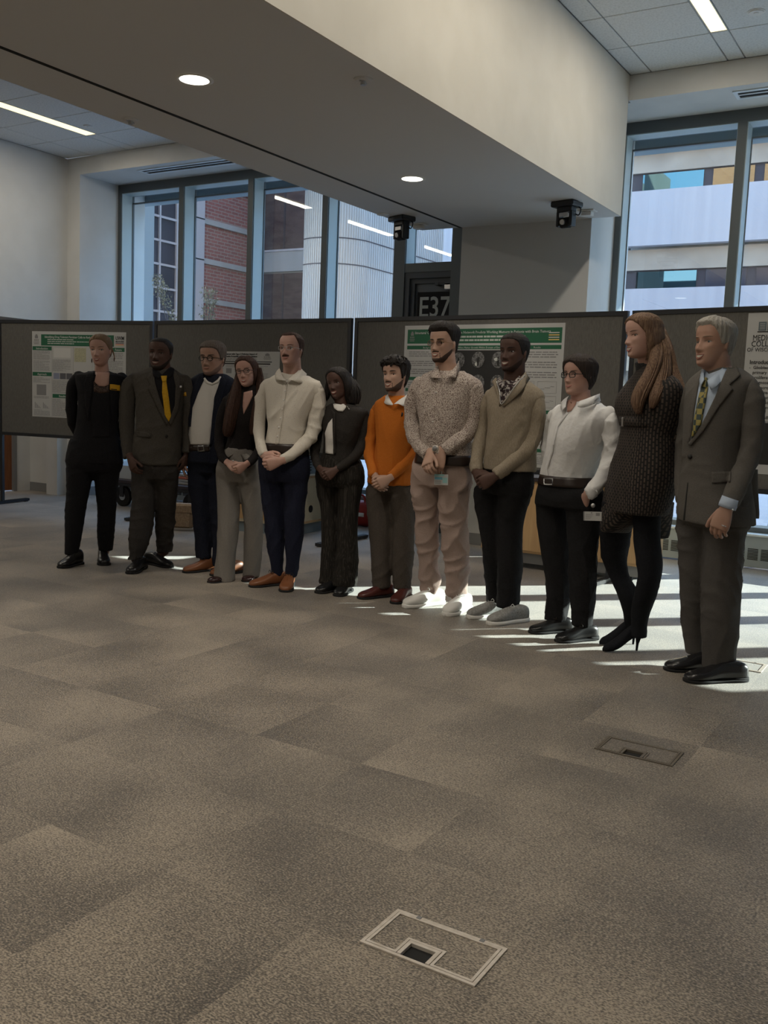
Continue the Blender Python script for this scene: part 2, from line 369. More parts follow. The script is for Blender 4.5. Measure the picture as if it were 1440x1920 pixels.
sg = MB().box((-4.955, YW+.062, 2.08), (-4.52, YW+.07, 2.435)).build('number_plate', M['rubber'], do)
text('E37', M['whiteink'], sg, (-4.94, YW+.0605, 2.185), (1, 0, 0), (0, 0, 1), .29, bold=.003, width=.36)
# convector under the windows, with slotted grille parts
def convector(x0, x1, lab, nslot0, nslot1):
    t = thing('convector', ((x0+x1)/2, YW, 0), lab, 'heater', 'convector casings under the windows')
    MB().box((x0, YW-.11, .02), (x1, YW+.02, .285)).build('casing', M['conv'], t)
    MB().box((x0, YW-.13, .285), (x1, YG+.03, .305), .004).build('sill_board', M['sill'], t)
    g_ = MB(); k = nslot0
    while k < nslot1:
        for r in range(8): g_.box((k, YW-.113, .085+r*.0125), (k+.085, YW-.109, .092+r*.0125))
        k += .108
    g_.build('slot', M['dark'], t, kind='stuff')
convector(-9.26, -5.19, 'long pale grey convector casing with slotted grille under the left windows', -9.2, -5.3)
convector(-2.89, XR-.02, 'long pale grey convector casing with slotted grille under the right windows', -2.8, 3.4)
# ceiling air diffusers in the soffit by the windows
def diffuser(x0, x1, lab):
    t = thing('air_diffuser', ((x0+x1)/2, 8.15, ZH), lab, 'vent', 'slot diffusers above the windows')
    MB().box((x0, 8.06, ZH-.008), (x1, 8.10, ZH)).box((x0, 8.23, ZH-.008), (x1, 8.27, ZH)).box((x0, 8.10, ZH-.008), (x0+.03, 8.23, ZH)).box((x1-.03, 8.10, ZH-.008), (x1, 8.23, ZH)).build('frame', M['sill'], t)
    MB().box((x0+.03, 8.15, ZH-.006), (x1-.03, 8.175, ZH)).build('blade', M['sill'], t)
    MB().box((x0+.03, 8.175, ZH-.003), (x1-.03, 8.23, ZH-.001)).box((x0+.03, 8.10, ZH-.003), (x1-.03, 8.15, ZH-.001)).build('slot', M['dark'], t)
diffuser(-8.45, -5.6, 'long white slot air diffuser above the left windows')
diffuser(-1.84, .4, 'white slot air diffuser above the right windows')

# ------------------------------------------------------------------ lights of the room
def strip_light(x0, x1, y0, y1, lab):
    t = thing('strip_light', ((x0+x1)/2, (y0+y1)/2, ZC), lab, 'ceiling light', 'recessed strip lights in the tiled ceiling')
    MB().box((x0, y0, ZC+.001), (x0+.008, y1, ZC+.02)).box((x1-.008, y0, ZC+.001), (x1, y1, ZC+.02)).box((x0+.008, y0, ZC+.001), (x1-.008, y0+.008, ZC+.02)).box((x0+.008, y1-.008, ZC+.001), (x1-.008, y1, ZC+.02)).build('frame', M['grid'], t)
    MB().box((x0+.008, y0+.008, ZC+.004), (x1-.008, y1-.008, ZC+.02)).build('diffuser', M['lampw'], t)
    li = bpy.data.lights.new('strip_lamp', 'AREA'); li.shape = 'RECTANGLE'; li.size = x1-x0-.03; li.size_y = y1-y0-.03; li.energy = 26*LAMP*(y1-y0); li.color = (1, .90, .76)
    lo = bpy.data.objects.new('strip_lamp', li); COL.objects.link(lo); lo.parent = t; lo.location = (0, 0, -.012)
nm = {0: 'nearest the left windows', 1: 'nearest the right windows'}
for k, s in enumerate(strips):
    first = s[3] > 7.3; lf = s[0] < -5
    od = ['', 'second', 'third', 'fourth', 'fifth', 'sixth'][sum(1 for q in strips[:k] if q[0] == s[0])]; lab = 'strip light in the tiled ceiling '+(nm[0] if lf else nm[1]) if first else '%s lit strip light from the windows in the %s row' % (od, 'left' if lf else 'right')
    strip_light(*s, lab)
def downlight(x, y, lab):
    t = thing('downlight', (x, y, ZB), lab, 'ceiling light', 'round downlights in the beam underside')
    r = MB(); n = 28
    for (ra, rb, za, zb) in ((.088, .10, ZB-.006, ZB-.001), (.078, .088, ZB-.004, ZB-.006)):
        v = [(x+ra*math.cos(2*PI*k/n), y+ra*math.sin(2*PI*k/n), za) for k in range(n)]+[(x+rb*math.cos(2*PI*k/n), y+rb*math.sin(2*PI*k/n), zb) for k in range(n)]
        r.add(v, [(k, (k+1) % n, n+(k+1) % n, n+k) for k in range(n)])
    r.build('trim_ring', M['white'], t)
    MB().cyl((x, y, ZB-.003), (x, y, ZB-.001), .078, n).build('lens', M['downl'], t)
    li = bpy.data.lights.new('down_lamp', 'AREA'); li.shape = 'DISK'; li.size = .15; li.energy = 16*LAMP; li.color = (1, .90, .78); li.spread = 2.3
    lo = bpy.data.objects.new('down_lamp', li); COL.objects.link(lo); lo.parent = t; lo.location = (0, 0, -.02)
downlight(-3.60, 3.83, 'round lit downlight in the beam underside, the nearer and upper one')
downlight(-3.62, 6.14, 'round lit downlight in the beam underside, the farther one above the boards')
for y, od in ((1.5, 'third'), (-.8, 'fourth'), (-3.1, 'fifth')): downlight(-3.6, y, 'round lit downlight, %s from the window wall in the beam row' % od)
# sprinkler caps, smoke detectors, sensors on the beam
def cap(x, y, z, r, lab, dark=False, name='sprinkler_cap'):
    t = thing(name, (x, y, z), lab, 'sprinkler' if 'sprink' in name else 'detector')
    q = MB().cyl((x, y, z-.004), (x, y, z), r, 20); q.cyl((x, y, z-.010), (x, y, z-.004), r*.8, 20, r*.86); q.build('plate', M['white'] if not dark else M['soffit'], t, smooth=False)
    c2 = MB().cyl((x, y, z-.030 if dark else z-.014), (x, y, z-.008), r*.28, 12); c2.box((x-.004, y-.03, z-.018), (x+.004, y+.03, z-.012)) if dark else None
    c2.build('core', M['metal'] if dark else M['white'], t)
cap(-2.79, 4.20, ZB, .05, 'small dark recessed sprinkler plate near the right edge of the beam', True)
cap(-4.46, 4.20, ZB, .05, 'small dark recessed sprinkler plate left of the beam groove', True)
cap(-4.51, 7.17, ZB, .055, 'flat white round cap beside the left black camera')
cap(-2.80, 7.30, ZB, .055, 'flat white round cap beside the right black camera')
q = atz(1418, 22, ZC); cap(q[0], q[1], ZC, .06, 'white round cap on a ceiling tile at the upper right')
q = atz(165, 236, ZC); cap(q[0], q[1], ZC, .05, 'pale round cap on a ceiling tile beside the left strip light')
# two black cameras hanging from the beam
def ptz(x, y, lab, turn):
    t = thing('ceiling_camera', (x, y, ZB), lab, 'camera')
    def R(p):
        p = [.8*q for q in p]; c, s = math.cos(turn), math.sin(turn); return (x+p[0]*c-p[1]*s, y+p[0]*s+p[1]*c, ZB+p[2])
    def part(name, m, mb, parent=t): mb.v = [R(p) for p in mb.v]; return mb.build(name, m, parent)
    part('mounting_plate', M['black'], MB().box((-.13, -.10, -.055), (.13, .10, 0), .012))
    part('yoke', M['black'], MB().box((-.085, -.05, -.10), (.085, .05, -.05), .008).box((-.09, -.045, -.24), (-.055, .045, -.09), .008).box((.055, -.045, -.24), (.09, .045, -.09), .008))
    h = part('camera_head', M['rubber'], MB().tube([(-.052, 0, -.20), (-.045, 0, -.20), (.045, 0, -.20), (.052, 0, -.20)], [.03, .052, .052, .03], 18))
    part('lens', M['metal'], MB().cyl((0, -.045, -.20), (0, -.07, -.205), .026, 16), h)
    part('bracket_face', M['metal'], MB().box((-.05, -.052, -.15), (.05, -.046, -.11), .002))
    part('cable', M['rubber'], MB().tube(spline([(.09, .03, -.04), (.13, .05, -.07), (.12, .04, -.13), (.085, .03, -.12)], 5), .006, 6))
ptz(-4.41, 7.33, 'black ceiling camera hanging left, beside the window glass', -.35)
ptz(-2.86, 7.27, 'black ceiling camera hanging right, under the right beam edge', -.2)
for x, y, lab in ((-4.43, 7.67, 'small white sensor box behind the left black camera'), (-2.82, 7.63, 'small white sensor box behind the right black camera')):
    t = thing('sensor_box', (x, y, ZB), lab, 'sensor'); MB().box((x-.07, y-.05, ZB-.012), (x+.07, y+.05, ZB), .003).build('plate', M['white'], t); MB().box((x-.045, y-.035, ZB-.045), (x+.045, y+.035, ZB-.012), .005).build('body', M['white'], t)

# floor boxes ----------------------------------------------------
def floor_box(x0, y0, x1, y1, light, lab):
    t = thing('floor_box', ((x0+x1)/2, (y0+y1)/2, 0), lab, 'floor box')
    lm = M['trimw'] if light else M['trimb']; w_ = .009
    nx0, nx1, ny = x0+.095, x0+.185, y0+.075          # cable notch in the near edge
    MB().box((x0, y0, -.004), (x1, y0+w_, .004)).box((x0, y1-w_, -.004), (x1, y1, .004)).box((x0, y0+w_, -.004), (x0+w_, y1-w_, .004)).box((x1-w_, y0+w_, -.004), (x1, y1-w_, .004)).build('outer_frame', lm, t)
    g = .0015; a0, b0, a1, b1 = x0+w_+g, y0+w_+g, x1-w_-g, y1-w_-g; v_ = .007
    lid = MB().box((a0, b0, -.004), (nx0, b0+v_, .0045)).box((nx1, b0, -.004), (a1, b0+v_, .0045)).box((a0, b1-v_, -.004), (a1, b1, .0045)).box((a0, b0+v_, -.004), (a0+v_, b1-v_, .0045)).box((a1-v_, b0+v_, -.004), (a1, b1-v_, .0045))
    lid.box((nx0-v_, b0+v_, -.004), (nx0, ny+v_, .0045)).box((nx1, b0+v_, -.004), (nx1+v_, ny+v_, .0045)).box((nx0, ny, -.004), (nx1, ny+v_, .0045)).build('lid_frame', lm, t)
    MB().box((a0+v_, b0+v_, -.005), (nx0-v_, b1-v_, .002)).box((nx1+v_, b0+v_, -.005), (a1-v_, b1-v_, .002)).box((nx0-v_, ny+v_, -.005), (nx1+v_, b1-v_, .002)).build('lid_carpet', M['carpet'], t)
    MB().box((nx0+.002, b0, -.004), (nx0+.012, ny-.012, .005)).box((nx1-.012, b0, -.004), (nx1-.002, ny-.012, .005)).box((nx0+.002, ny-.012, -.004), (nx1-.002, ny-.002, .005)).build('cable_door_frame', lm, t)
    MB().box((nx0+.012, b0, -.03), (nx1-.012, ny-.012, -.0055)).build('cable_opening', M['dark'], t)
    MB().box((x0-.002, y0-.002, -.0055), (x1+.002, y1+.002, -.0042)).build('box_bed', M['dark'], t)
    for k in (.06, .235): MB().box((x0+k, y1-w_-.004, .0035), (x0+k+.012, y1, .0052)).build('hinge', M['base'], t)
M['trimw'] = mat('beige_plastic_trim', (.66, .60, .53), .45, noise=(40, (.54, .48, .41), (1, 1, 1), .4, .7)); M['trimb'] = mat('brown_plastic_trim', (.15, .13, .105), .35)
floor_box(*holes[0][:2], *holes[0][2:], True, 'carpeted floor box with pale trim, the nearest one in the foreground')
floor_box(*holes[1][:2], *holes[1][2:], False, 'carpeted floor box with thin brown trim, in the middle distance at right')
floor_box(*holes[2][:2], *holes[2][2:], True, 'pale-trimmed floor box half hidden behind the grey-suited man at the far right')
# ------------------------------------------------------------------ outside
M['paving'] = mat('pale_paving', (.42, .42, .42), .85, noise=(.8, (.34, .35, .36), (1, 1, 1), .35, .65))
M['conc'] = mat('weathered_concrete', (.40, .385, .37), .9, noise=(1.2, (.31, .295, .28), (1, 1, .25), .3, .75))
M['beige'] = mat('beige_stained_concrete', (.42, .345, .27), .9, noise=(1.3, (.32, .25, .19), (.6, 1, .8), .3, .75))
M['lav'] = mat('white_concrete_panel', (.46, .425, .43), .8, noise=(.9, (.38, .35, .36), (3, 1, .12), .4, .8))
M['brownglass'] = mat('bronze_window_glass', (.075, .05, .048), .18, spec=.35, noise=(2.2, (.11, .078, .07), (1, 1, 3), .4, .6))
M['mirror'] = mat('sky_tinted_window_glass', (.13, .20, .20), .02, metal=1.); M['mirror2'] = mat('neutral_reflective_window_glass', (.20, .19, .17), .02, metal=1.)  # same glass twice; blue of the reflected sky put into the first tint
M['darkglass'] = mat('dark_window_glass', (.035, .035, .05), .1, spec=.4)
M['slate'] = mat('blue_grey_cladding', (.20, .25, .28), .6)
M['brown'] = mat('brown_window_frame', (.05, .04, .045), .6)
def brickmat(name, c1, c2, mo, axis, bw=.24, rh=.08):
    m = bpy.data.materials.new(name); m.use_nodes = True; n = m.node_tree.nodes; l = m.node_tree.links; b = n['Principled BSDF']; b.inputs['Roughness'].default_value = .9
    g = n.new('ShaderNodeNewGeometry'); s = n.new('ShaderNodeSeparateXYZ'); c = n.new('ShaderNodeCombineXYZ'); l.new(g.outputs['Position'], s.inputs[0])
    l.new(s.outputs[axis], c.inputs[0]); l.new(s.outputs[2], c.inputs[1]); t = n.new('ShaderNodeTexBrick'); l.new(c.outputs[0], t.inputs['Vector'])
    t.inputs['Color1'].default_value = (*c1, 1); t.inputs['Color2'].default_value = (*c2, 1); t.inputs['Mortar'].default_value = (*mo, 1)
    t.inputs['Scale'].default_value = 1; t.inputs['Brick Width'].default_value = bw; t.inputs['Row Height'].default_value = rh; t.inputs['Mortar Size'].default_value = .012
    l.new(t.outputs['Color'], b.inputs['Base Color']); bp = n.new('ShaderNodeBump'); bp.inputs['Strength'].default_value = .5; bp.inputs['Distance'].default_value = .01; bp.invert = True
    l.new(t.outputs['Fac'], bp.inputs['Height']); l.new(bp.outputs[0], b.inputs['Normal']); return m
M['redbrick'] = brickmat('red_brickwork', (.30, .105, .085), (.23, .08, .07), (.30, .25, .22), 1, .34, .11)
M['tanbrick'] = brickmat('tan_brickwork', (.62, .38, .19), (.52, .30, .15), (.62, .50, .38), 0, .34, .11)
struct('outside_ground', MB().box((-60, 8.9, -.25), (60, 70, -.12)), M['paving'])
struct('outside_eaves', MB().box((-11.3, 9.0, ZH-.12), (XR+.2, 9.2, ZC+.4)), M['slate'])
# right building: storeys of white panels, beige beams and ribbon windows (40 m off)
YR = 38.0
b = thing('office_block', (-5, YR, -.12), 'pale concrete office block with blue-reflecting ribbon windows, seen through the right windows', 'building')
XA, XB = -12.3, 25.3  # right end stretched out of view to shade the left windows
def storey(zb):     # zb = top of the ribbon window
    MB().box((XA, YR, zb), (XB, YR+.5, zb+.80)).build('spandrel_beam', M['beige'], b)
    MB().box((XA-.15, YR-.35, zb-.76-2.1), (XB, YR+.1, zb-.76)).build('white_panel', M['lav'], b)
    MB().box((XA, YR+.10, zb-.76), (XB, YR+.5, zb)).build('window_recess', M['brown'], b)
    x = XA+.45; k = 0
    while x < XB-2:
        wd = [2.35, 1.5, 2.4, 1.6, 2.5][k % 5]
        if zb > 9: m_ = M['mirror'] if k == 0 else M['mirror2']
        else: m_ = M['mirror'] if k == 0 else M['darkglass']
        MB().box((x, YR+.06, zb-.74), (x+wd, YR+.10, zb-.06)).build('ribbon_pane', m_, b); x += wd+.35; k += 1
for zb in (3.0, 6.96, 10.72): storey(zb)
MB().box((XA, YR+.5, -.12), (XB, YR+6, 12.2)).build('block_body', M['conc'], b)
MB().box((XA-.15, YR-.35, 11.52), (XB, YR+.1, 12.3)).build('white_panel', M['lav'], b)
MB().box((XA, YR+.5, 12.2), (XB, YR+5, 18)).build('added_sun_block', M['conc'], b)  # added out of view to keep sun off the left windows
# lower wing farther left, seen through the transom over the door
wg = thing('office_wing', (-18, 39, -.12), 'pale panelled building wing seen through the glass over the door', 'building')
MB().box((-26, 39, 7.75), (-12.6, 39.4, 12.2)).build('white_panel', M['lav'], wg); MB().box((-26, 39.4, -.12), (-12.6, 44, 12)).build('wall', M['conc'], wg)
# tan brick tower over this room: shows only as a reflection
tb = thing('brick_tower', (2, 12, 5), 'tan brick tower above this room, seen mirrored in the ribbon windows', 'building')
MB().box((-16.3, 4.5, 4.6), (20, 8.9, 21)).build('wall', M['tanbrick'], tb)
tb.location = (0, 0, 0)
for c in tb.children: c.matrix_basis = Matrix.Identity(4)
# left block: panel column, curtain wall, pilaster, red brick
XBk = -22.
lb = thing('brick_building', (XBk, 24, -.12), 'red brick building with white courses and a gridded dark glass bay', 'building')
MB().box((XBk-3, 23.9, -.12), (XBk, 26.75, 13)).build('brick_wall', M['redbrick'], lb)
for z in (7.02, 5.74, 4.46, 8.3, 3.18): MB().box((XBk, 23.92, z-.085), (XBk+.06, 26.75, z+.085)).build('string_course', M['conc'], lb)
MB().box((XBk-3, 23.0, -.12), (XBk+.10, 23.9, 13)).build('pilaster', M['lav'], lb)
for z in (5.75, 7.05): MB().box((XBk+.10, 23.0, z-.02), (XBk+.103, 23.9, z+.02)).build('joint', M['dark'], lb)
MB().box((XBk-3, 19.5, -.12), (XBk-.05, 23.0, 13)).build('bay_body', M['dark'], lb)
MB().box((-23, 19.9, -.12), (-20.85, 20.6, 12.1)).build('cladding_panel', M['slate'], lb)
MB().box((-23, 19.9, 7.95), (-20.84, 20.62, 8.4)).build('cladding_cap', M['brown'], lb)
z = 1.0; zs = []
while z < 12: zs.append(z); z += .725
ys = [20.7, 21.97, 22.72, 23.0]
for z in zs:
    for y0, y1 in zip(ys, ys[1:]): MB().box((XBk-.05, y0+.04, z+.05), (XBk-.03, y1-.04, z+.675)).build('bay_pane', M['darkglass'], lb)
MB().box((XBk-.05, 20.7, .9), (XBk-.01, 23, .91)).build('bay_sill', M['lav'], lb)
for z in zs: MB().box((XBk-.05, 20.7, z-.035), (XBk+.02, 23.0, z+.035)).build('transom_bar', M['lav'], lb)
for y in ys[1:3]: MB().box((XBk-.05, y-.035, .9), (XBk+.03, y+.035, 12)).build('mullion_bar', M['lav'], lb)
# back block with bronze windows
bk = thing('concrete_building', (-21, 27, -.12), 'concrete building with large bronze-tinted windows between the brick wall and fluted tower', 'building')
MB().box((-24, 27.15, -.12), (-17.3, 30, 13)).build('wall', M['conc'], bk)
for z0, z1 in ((6.545, 8.76), (3.5, 5.71)):
    for x0, x1 in ((-23.4, -21.10), (-21.02, -19.2)): MB().box((x0, 27.05, z0), (x1, 27.10, z1)).build('bronze_pane', M['brownglass'], bk)
    MB().box((-23.5, 27.02, z0-.07), (-19.1, 27.15, z0)).build('window_sill', M['lav'], bk); MB().box((-21.10, 27.04, z0), (-21.02, 27.12, z1)).build('window_bar', M['brown'], bk)
for z0, z1 in ((8.86, 13), (5.78, 6.47), (1.5, 3.4)): MB().box((-24, 27.04, z0), (-19.1, 27.15, z1)).build('spandrel', M['conc'], bk)
# fluted rounded tower
tw = thing('fluted_tower', (-16.1, 23.2, -.12), 'rounded fluted concrete stair tower seen through the middle window panes', 'building')
q = MB(); R0 = 1.1; nf = 110; prof = []
arc = [(-16.1+R0*math.cos(t), 23.2+R0*math.sin(t)) for t in np.linspace(PI*1.35, 2*PI, 61)]; arc += [(-15.0, 23.2+k*.06) for k in range(1, 75)]
for k in range(len(arc)-1):
    (xa, ya), (xb, yb) = arc[k], arc[k+1]; dx, dy = xb-xa, yb-ya; L_ = math.hypot(dx, dy); nx, ny = dy/L_, -dx/L_; g = .014 if k % 2 else 0
    prof += [(xa-nx*g, ya-ny*g), (xb-nx*g, yb-ny*g)]
n_ = len(prof); v = [(x, y, -.12) for x, y in prof]+[(x, y, 14) for x, y in prof]; q.add(v, [(k, k+1, n_+k+1, n_+k) for k in range(n_-1)])
q.add([(prof[0][0], prof[0][1], -.12), (prof[0][0], 26.9, -.12), (prof[0][0], 26.9, 14), (prof[0][0], prof[0][1], 14)], [(3, 2, 1, 0)])
q.build('fluted_wall', M['conc'], tw)
for z in (5.12, 5.83): 
    s = MB(); P2 = [(x*1.0+(.006 if x > -15.1 else 0), y-.006, 0) for x, y in arc]
    for k in range(len(arc)-1):
        (xa, ya), (xb, yb) = arc[k], arc[k+1]; s.add([(xa+.008*(xa+16.1), ya+.008*(min(ya, 23.2)-23.2), z), (xb+.008*(xb+16.1), yb+.008*(min(yb, 23.2)-23.2), z), (xb+.008*(xb+16.1), yb+.008*(min(yb, 23.2)-23.2), z+.03), (xa+.008*(xa+16.1), ya+.008*(min(ya, 23.2)-23.2), z+.03)], [(0, 1, 2, 3)])
    s.build('pour_joint', M['brown'], tw)
sb = thing('sun_screen', (-2, 20.7, 7.1), 'blue-grey slab added to keep sun off the foreground, edging the top of the windows', 'screen')  # added blocker for sun that would pass over the boards
MB().box((-19.5, 20.5, 7.14), (36, 20.9, 7.35)).build('deck', M['slate'], sb); MB().box((-19.5, 20.53, 7.35), (36, 20.60, 8.9)).box((-19.5, 20.8, 7.35), (36, 20.87, 8.6)).build('screen_panel', M['slate'], sb)
# slim saplings outside the left windows
def sapling(x, y, h, seed, lab):
    rs = random.Random(seed); t = thing('sapling', (x, y, -.12), lab, 'tree', 'saplings outside the left windows')
    st = MB(); lf = MB()
    def br(p, d, L, r, lev):
        pts = [p]; 
        for k in range(5):
            d = (d+Vector((rs.uniform(-.2, .2), rs.uniform(-.2, .2), .12))).normalized(); pts.append(pts[-1]+d*L/5)
        st.tube([tuple(q) for q in pts], [r*(1-.14*k) for k in range(6)], 5)
        if lev:
            for k in range(2, 6):
                for s_ in range(3): br(pts[k], (d+Vector((rs.uniform(-1, 1), rs.uniform(-1, 1), .5))).normalized(), L*.27, r*.4, lev-1)
        else:
            for k in range(2, 6):
                for s_ in range(2):
                    c = pts[k]+Vector((rs.uniform(-.05, .05), rs.uniform(-.05, .05), rs.uniform(-.05, .05))); a_ = Vector((rs.uniform(-1, 1), rs.uniform(-1, 1), rs.uniform(-1, 1))).normalized()*.03; c2 = a_.cross(Vector((0.3, .5, 1))).normalized()*.016
                    lf.add([c-a_, c+c2, c+a_, c-c2], [(0, 1, 2, 3)])
    br(Vector((x, y, -.12)), Vector((0, 0, 1)), h, .025, 2)
    st.build('branches', M['brown'], t); lf.build('leaves', M['leaf'], t, kind='stuff')
M['leaf'] = mat('dry_leaf', (.16, .15, .10), .8)
a_ = aty(352, 590, 13.2); sapling(a_[0], 13.2, 2.75, 3, 'slim bare sapling outside, in front of the pale pilaster')
a_ = aty(322, 590, 12.6); sapling(a_[0], 12.6, 2.6, 5, 'slim bare sapling outside, in front of the gridded glass bay')
# folding table standing outside the right window
t = thing('folding_table', (-1.3, 10.2, -.12), 'folding table with thin metal legs outside the right window', 'table')
MB().box((-1.75, 9.7, .60), (-.2, 10.4, .64), .01).build('table_top', M['white'], t)
for x, y in ((-1.6, 9.8), (-1.6, 10.3), (-.35, 9.8), (-.35, 10.3)): MB().tube([(x+.12, y, .6), (x+.05, y, .45), (x, y, -.12)], .014, 8).build('leg', M['alu'], t)
MB().tube([(-1.58, 9.8, .1), (-1.58, 10.3, .1)], .01, 6).tube([(-1.55, 10.05, .1), (-.35, 10.05, .25)], .01, 6).build('brace', M['alu'], t)

# ------------------------------------------------------------------ poster boards
ZB0, ZB1 = .775, 2.03
def P2(p): return np.array([p[0], p[1], 0.])
def make_board(p, q, lab, posts=(True, True)):
    p, q = np.array(p), np.array(q); d = q-p; L = np.linalg.norm(d); d = d/L; n = np.array([d[1], -d[0]])
    def W(a, b_, z): v = p+d*a+n*b_; return (v[0], v[1], z)
    def bx(mb, a0, a1, b0, b1, z0, z1):
        v = [W(a0, b0, z0), W(a1, b0, z0), W(a1, b1, z0), W(a0, b1, z0), W(a0, b0, z1), W(a1, b0, z1), W(a1, b1, z1), W(a0, b1, z1)]
        mb.add(v, [(0,1,2,3),(4,7,6,5),(0,4,5,1),(1,5,6,2),(2,6,7,3),(3,7,4,0)]); return mb
    c = p+d*L/2; t = thing('poster_board', (c[0], c[1], 0), lab, 'display board', 'freestanding display boards behind the group')
    fw_ = .034
    bx(MB(), fw_, L-fw_, -.012, .012, ZB0+fw_, ZB1-fw_).build('fabric_panel', M['fabric'], t)
    for (a0, a1, z0, z1, nm_) in ((0, L, ZB1-fw_, ZB1, 'top_rail'), (0, L, ZB0, ZB0+fw_, 'bottom_rail'), (0, fw_, ZB0+fw_, ZB1-fw_, 'side_rail'), (L-fw_, L, ZB0+fw_, ZB1-fw_, 'side_rail')): bx(MB(), a0, a1, -.02, .02, z0, z1).build(nm_, M['black'], t)
    for k, e_ in enumerate((.006, L-.04)):
        if posts[k]: bx(MB(), e_, e_+.034, -.017, .017, .035, ZB0).build('post', M['black'], t)
        if posts[k]:
            f_ = bx(MB(), e_-.012, e_+.046, -.40, .40, .008, .035); 
            for s_ in range(24): bx(f_, e_-.006, e_+.040, -.39+s_*.0325, -.372+s_*.0325, .035, .038)
            for s_ in (-.38, .34): bx(f_, e_-.01, e_+.044, s_, s_+.04, 0, .008)
            f_.build('foot', M['black'], t)
    t['label'] = lab
    return dict(p=p, d=d, n=n, L=L, W=W, bx=bx, t=t)
BA = make_board((-9.15, 6.74), (-7.20, 7.12), 'grey fabric display board with black frame, leftmost, behind the woman in the black blazer')
BB = make_board((-7.17, 7.12), (-4.775, 7.15), 'grey fabric display board behind the four people left of centre', (False, True))
BC = make_board((-4.735, 7.15), (-2.205, 6.96), 'grey fabric display board carrying the large brain-scan poster', (False, True))
BD = make_board((-2.17, 6.96), (.2, 6.56), 'grey fabric display board at the far right, behind the grey-suited man', (False, True))

BE = make_board((.235, 6.55), (2.6, 6.25), 'grey fabric display board added beyond the right edge of the frame to block sun', (False, True))  # unseen board added to stop sun slipping past the row's end

def poster(B, corners, lab, group=None):
    """corners = photo points TL, TR, BR, BL carried onto the board's plane; returns painter in poster units 0..1"""
    n3 = np.array([B['n'][0], B['n'][1], 0.]); p3 = np.array([B['p'][0], B['p'][1], 0.])+n3*.0125
    C4 = [hit(x, y, n3, float(n3@p3)) for x, y in corners]; ds = B['d']
    xs = [float((c[:2]-B['p'])@ds) for c in C4]; zs = [c[2] for c in C4]
    a0, a1, z1, z0 = (xs[0]+xs[3])/2, (xs[1]+xs[2])/2, (zs[0]+zs[1])/2, (zs[2]+zs[3])/2
    t = thing('poster', tuple(B['W']((a0+a1)/2, .013, (z0+z1)/2)), lab, 'poster', group); W_, H_ = a1-a0, z1-z0
    off = [0]
    def rect(u0, v0, u1, v1, m, name='panel', lift=1, mb=None):
        q = mb or MB(); B['bx'](q, a0+u0*W_, a0+u1*W_, .013, .0135+.0005*lift, z1-v1*H_, z1-v0*H_)
        return q if mb is not None else q.build(name, m, t)
    def tx(s, u, v, h, m, align='LEFT', bold=0., wd=None, name='lettering', par=None):
        o = B['W'](a0+u*W_, .0155, z1-v*H_); return text(s, m, par or t, o, (ds[0], ds[1], 0), (0, 0, 1), h*H_, name, bold, align, width=wd*W_ if wd else None)
    def lines(u0, v0, u1, v1, nl, m, th=.35, seed=0):
        rs = random.Random(seed); q = MB(); dv = (v1-v0)/nl
        for k in range(nl):
            e_ = u1-(u1-u0)*(rs.uniform(.25, .6) if rs.random() < .22 else rs.uniform(0, .05)); u = u0
            while u < e_-.004:
                w_ = min(rs.uniform(.015, .05), e_-u); rect(u, v0+dv*(k+.5-th/2), u+w_*.86, v0+dv*(k+.5+th/2), m, mb=q, lift=2); u += w_
        return q.build('text_lines', m, t, kind='stuff')
    rect(0, 0, 1, 1, M['paper'], 'sheet', 0)
    return rect, tx, lines, t, W_, H_
def crest(rect, tx, u, v, w_, h_, m, t, B=None):
    # small building-and-book emblem: dome, block, columns
    rect(u+.34*w_, v, u+.66*w_, v+.16*h_, m, 'emblem', 2); rect(u+.22*w_, v+.12*h_, u+.78*w_, v+.38*h_, m, 'emblem', 2)
    for k in range(4): rect(u+(.1+.22*k)*w_, v+.46*h_, u+(.22+.22*k)*w_, v+.62*h_, m, 'emblem', 2)
    rect(u, v+.70*h_, u+w_, v+.76*h_, m, 'emblem', 2); rect(u+.06*w_, v+.84*h_, u+.94*w_, v+.90*h_, m, 'emblem', 2)

# poster 1
R_, T_, L_, t, W_, H_ = poster(BA, [(59.5, 623), (236, 621), (236, 789), (61.5, 781)], 'white and green research poster behind the woman in the black blazer')
R_(.10, .035, .875, .165, M['green'], 'header_band', 1); R_(.885, .03, .985, .155, M['paper'], 'logo_panel', 2)
T_('Identifying Drug Tolerant Persister Cells to Reduce Drug Persistence', .49, .075, .034, M['whiteink'], 'CENTER', .0005, .70)
L_(.17, .083, .80, .15, 3, M['whiteink'], .42, 1)
T_('UWM', .893, .088, .06, M['ink'], 'LEFT', .001, .085); T_('MILWAUKEE', .893, .112, .018, M['ink'], 'LEFT', .0008, .085)
M['goldink'] = mat('poster_gold', (.65, .45, .15), .6); M['redink'] = mat('poster_red', (.6, .18, .12), .6)
R_(.893, .122, .978, .128, M['ink'], 'logo_stripe', 3); R_(.893, .133, .978, .141, M['redink'], 'logo_stripe', 3); R_(.893, .145, .978, .15, M['goldink'], 'logo_stripe', 3)
crest(R_, T_, .018, .035, .06, .125, M['inkg'], t)
cols = [(.012, .215), (.225, .435), (.455, .645), (.66, .80), (.82, .985)]
for (u0, v0, u1, s_) in ((.005, .175, .215, 'Introduction'), (.005, .475, .215, 'Approach'), (.225, .725, .44, 'Results'), (.86, .175, .985, 'Future')):
    hb = R_(u0, v0, u1, v0+.045, M['green'], 'heading_band', 1)
    T_(s_, (u0+u1)/2, v0+.035, .034, M['whiteink'], 'CENTER', .0004)
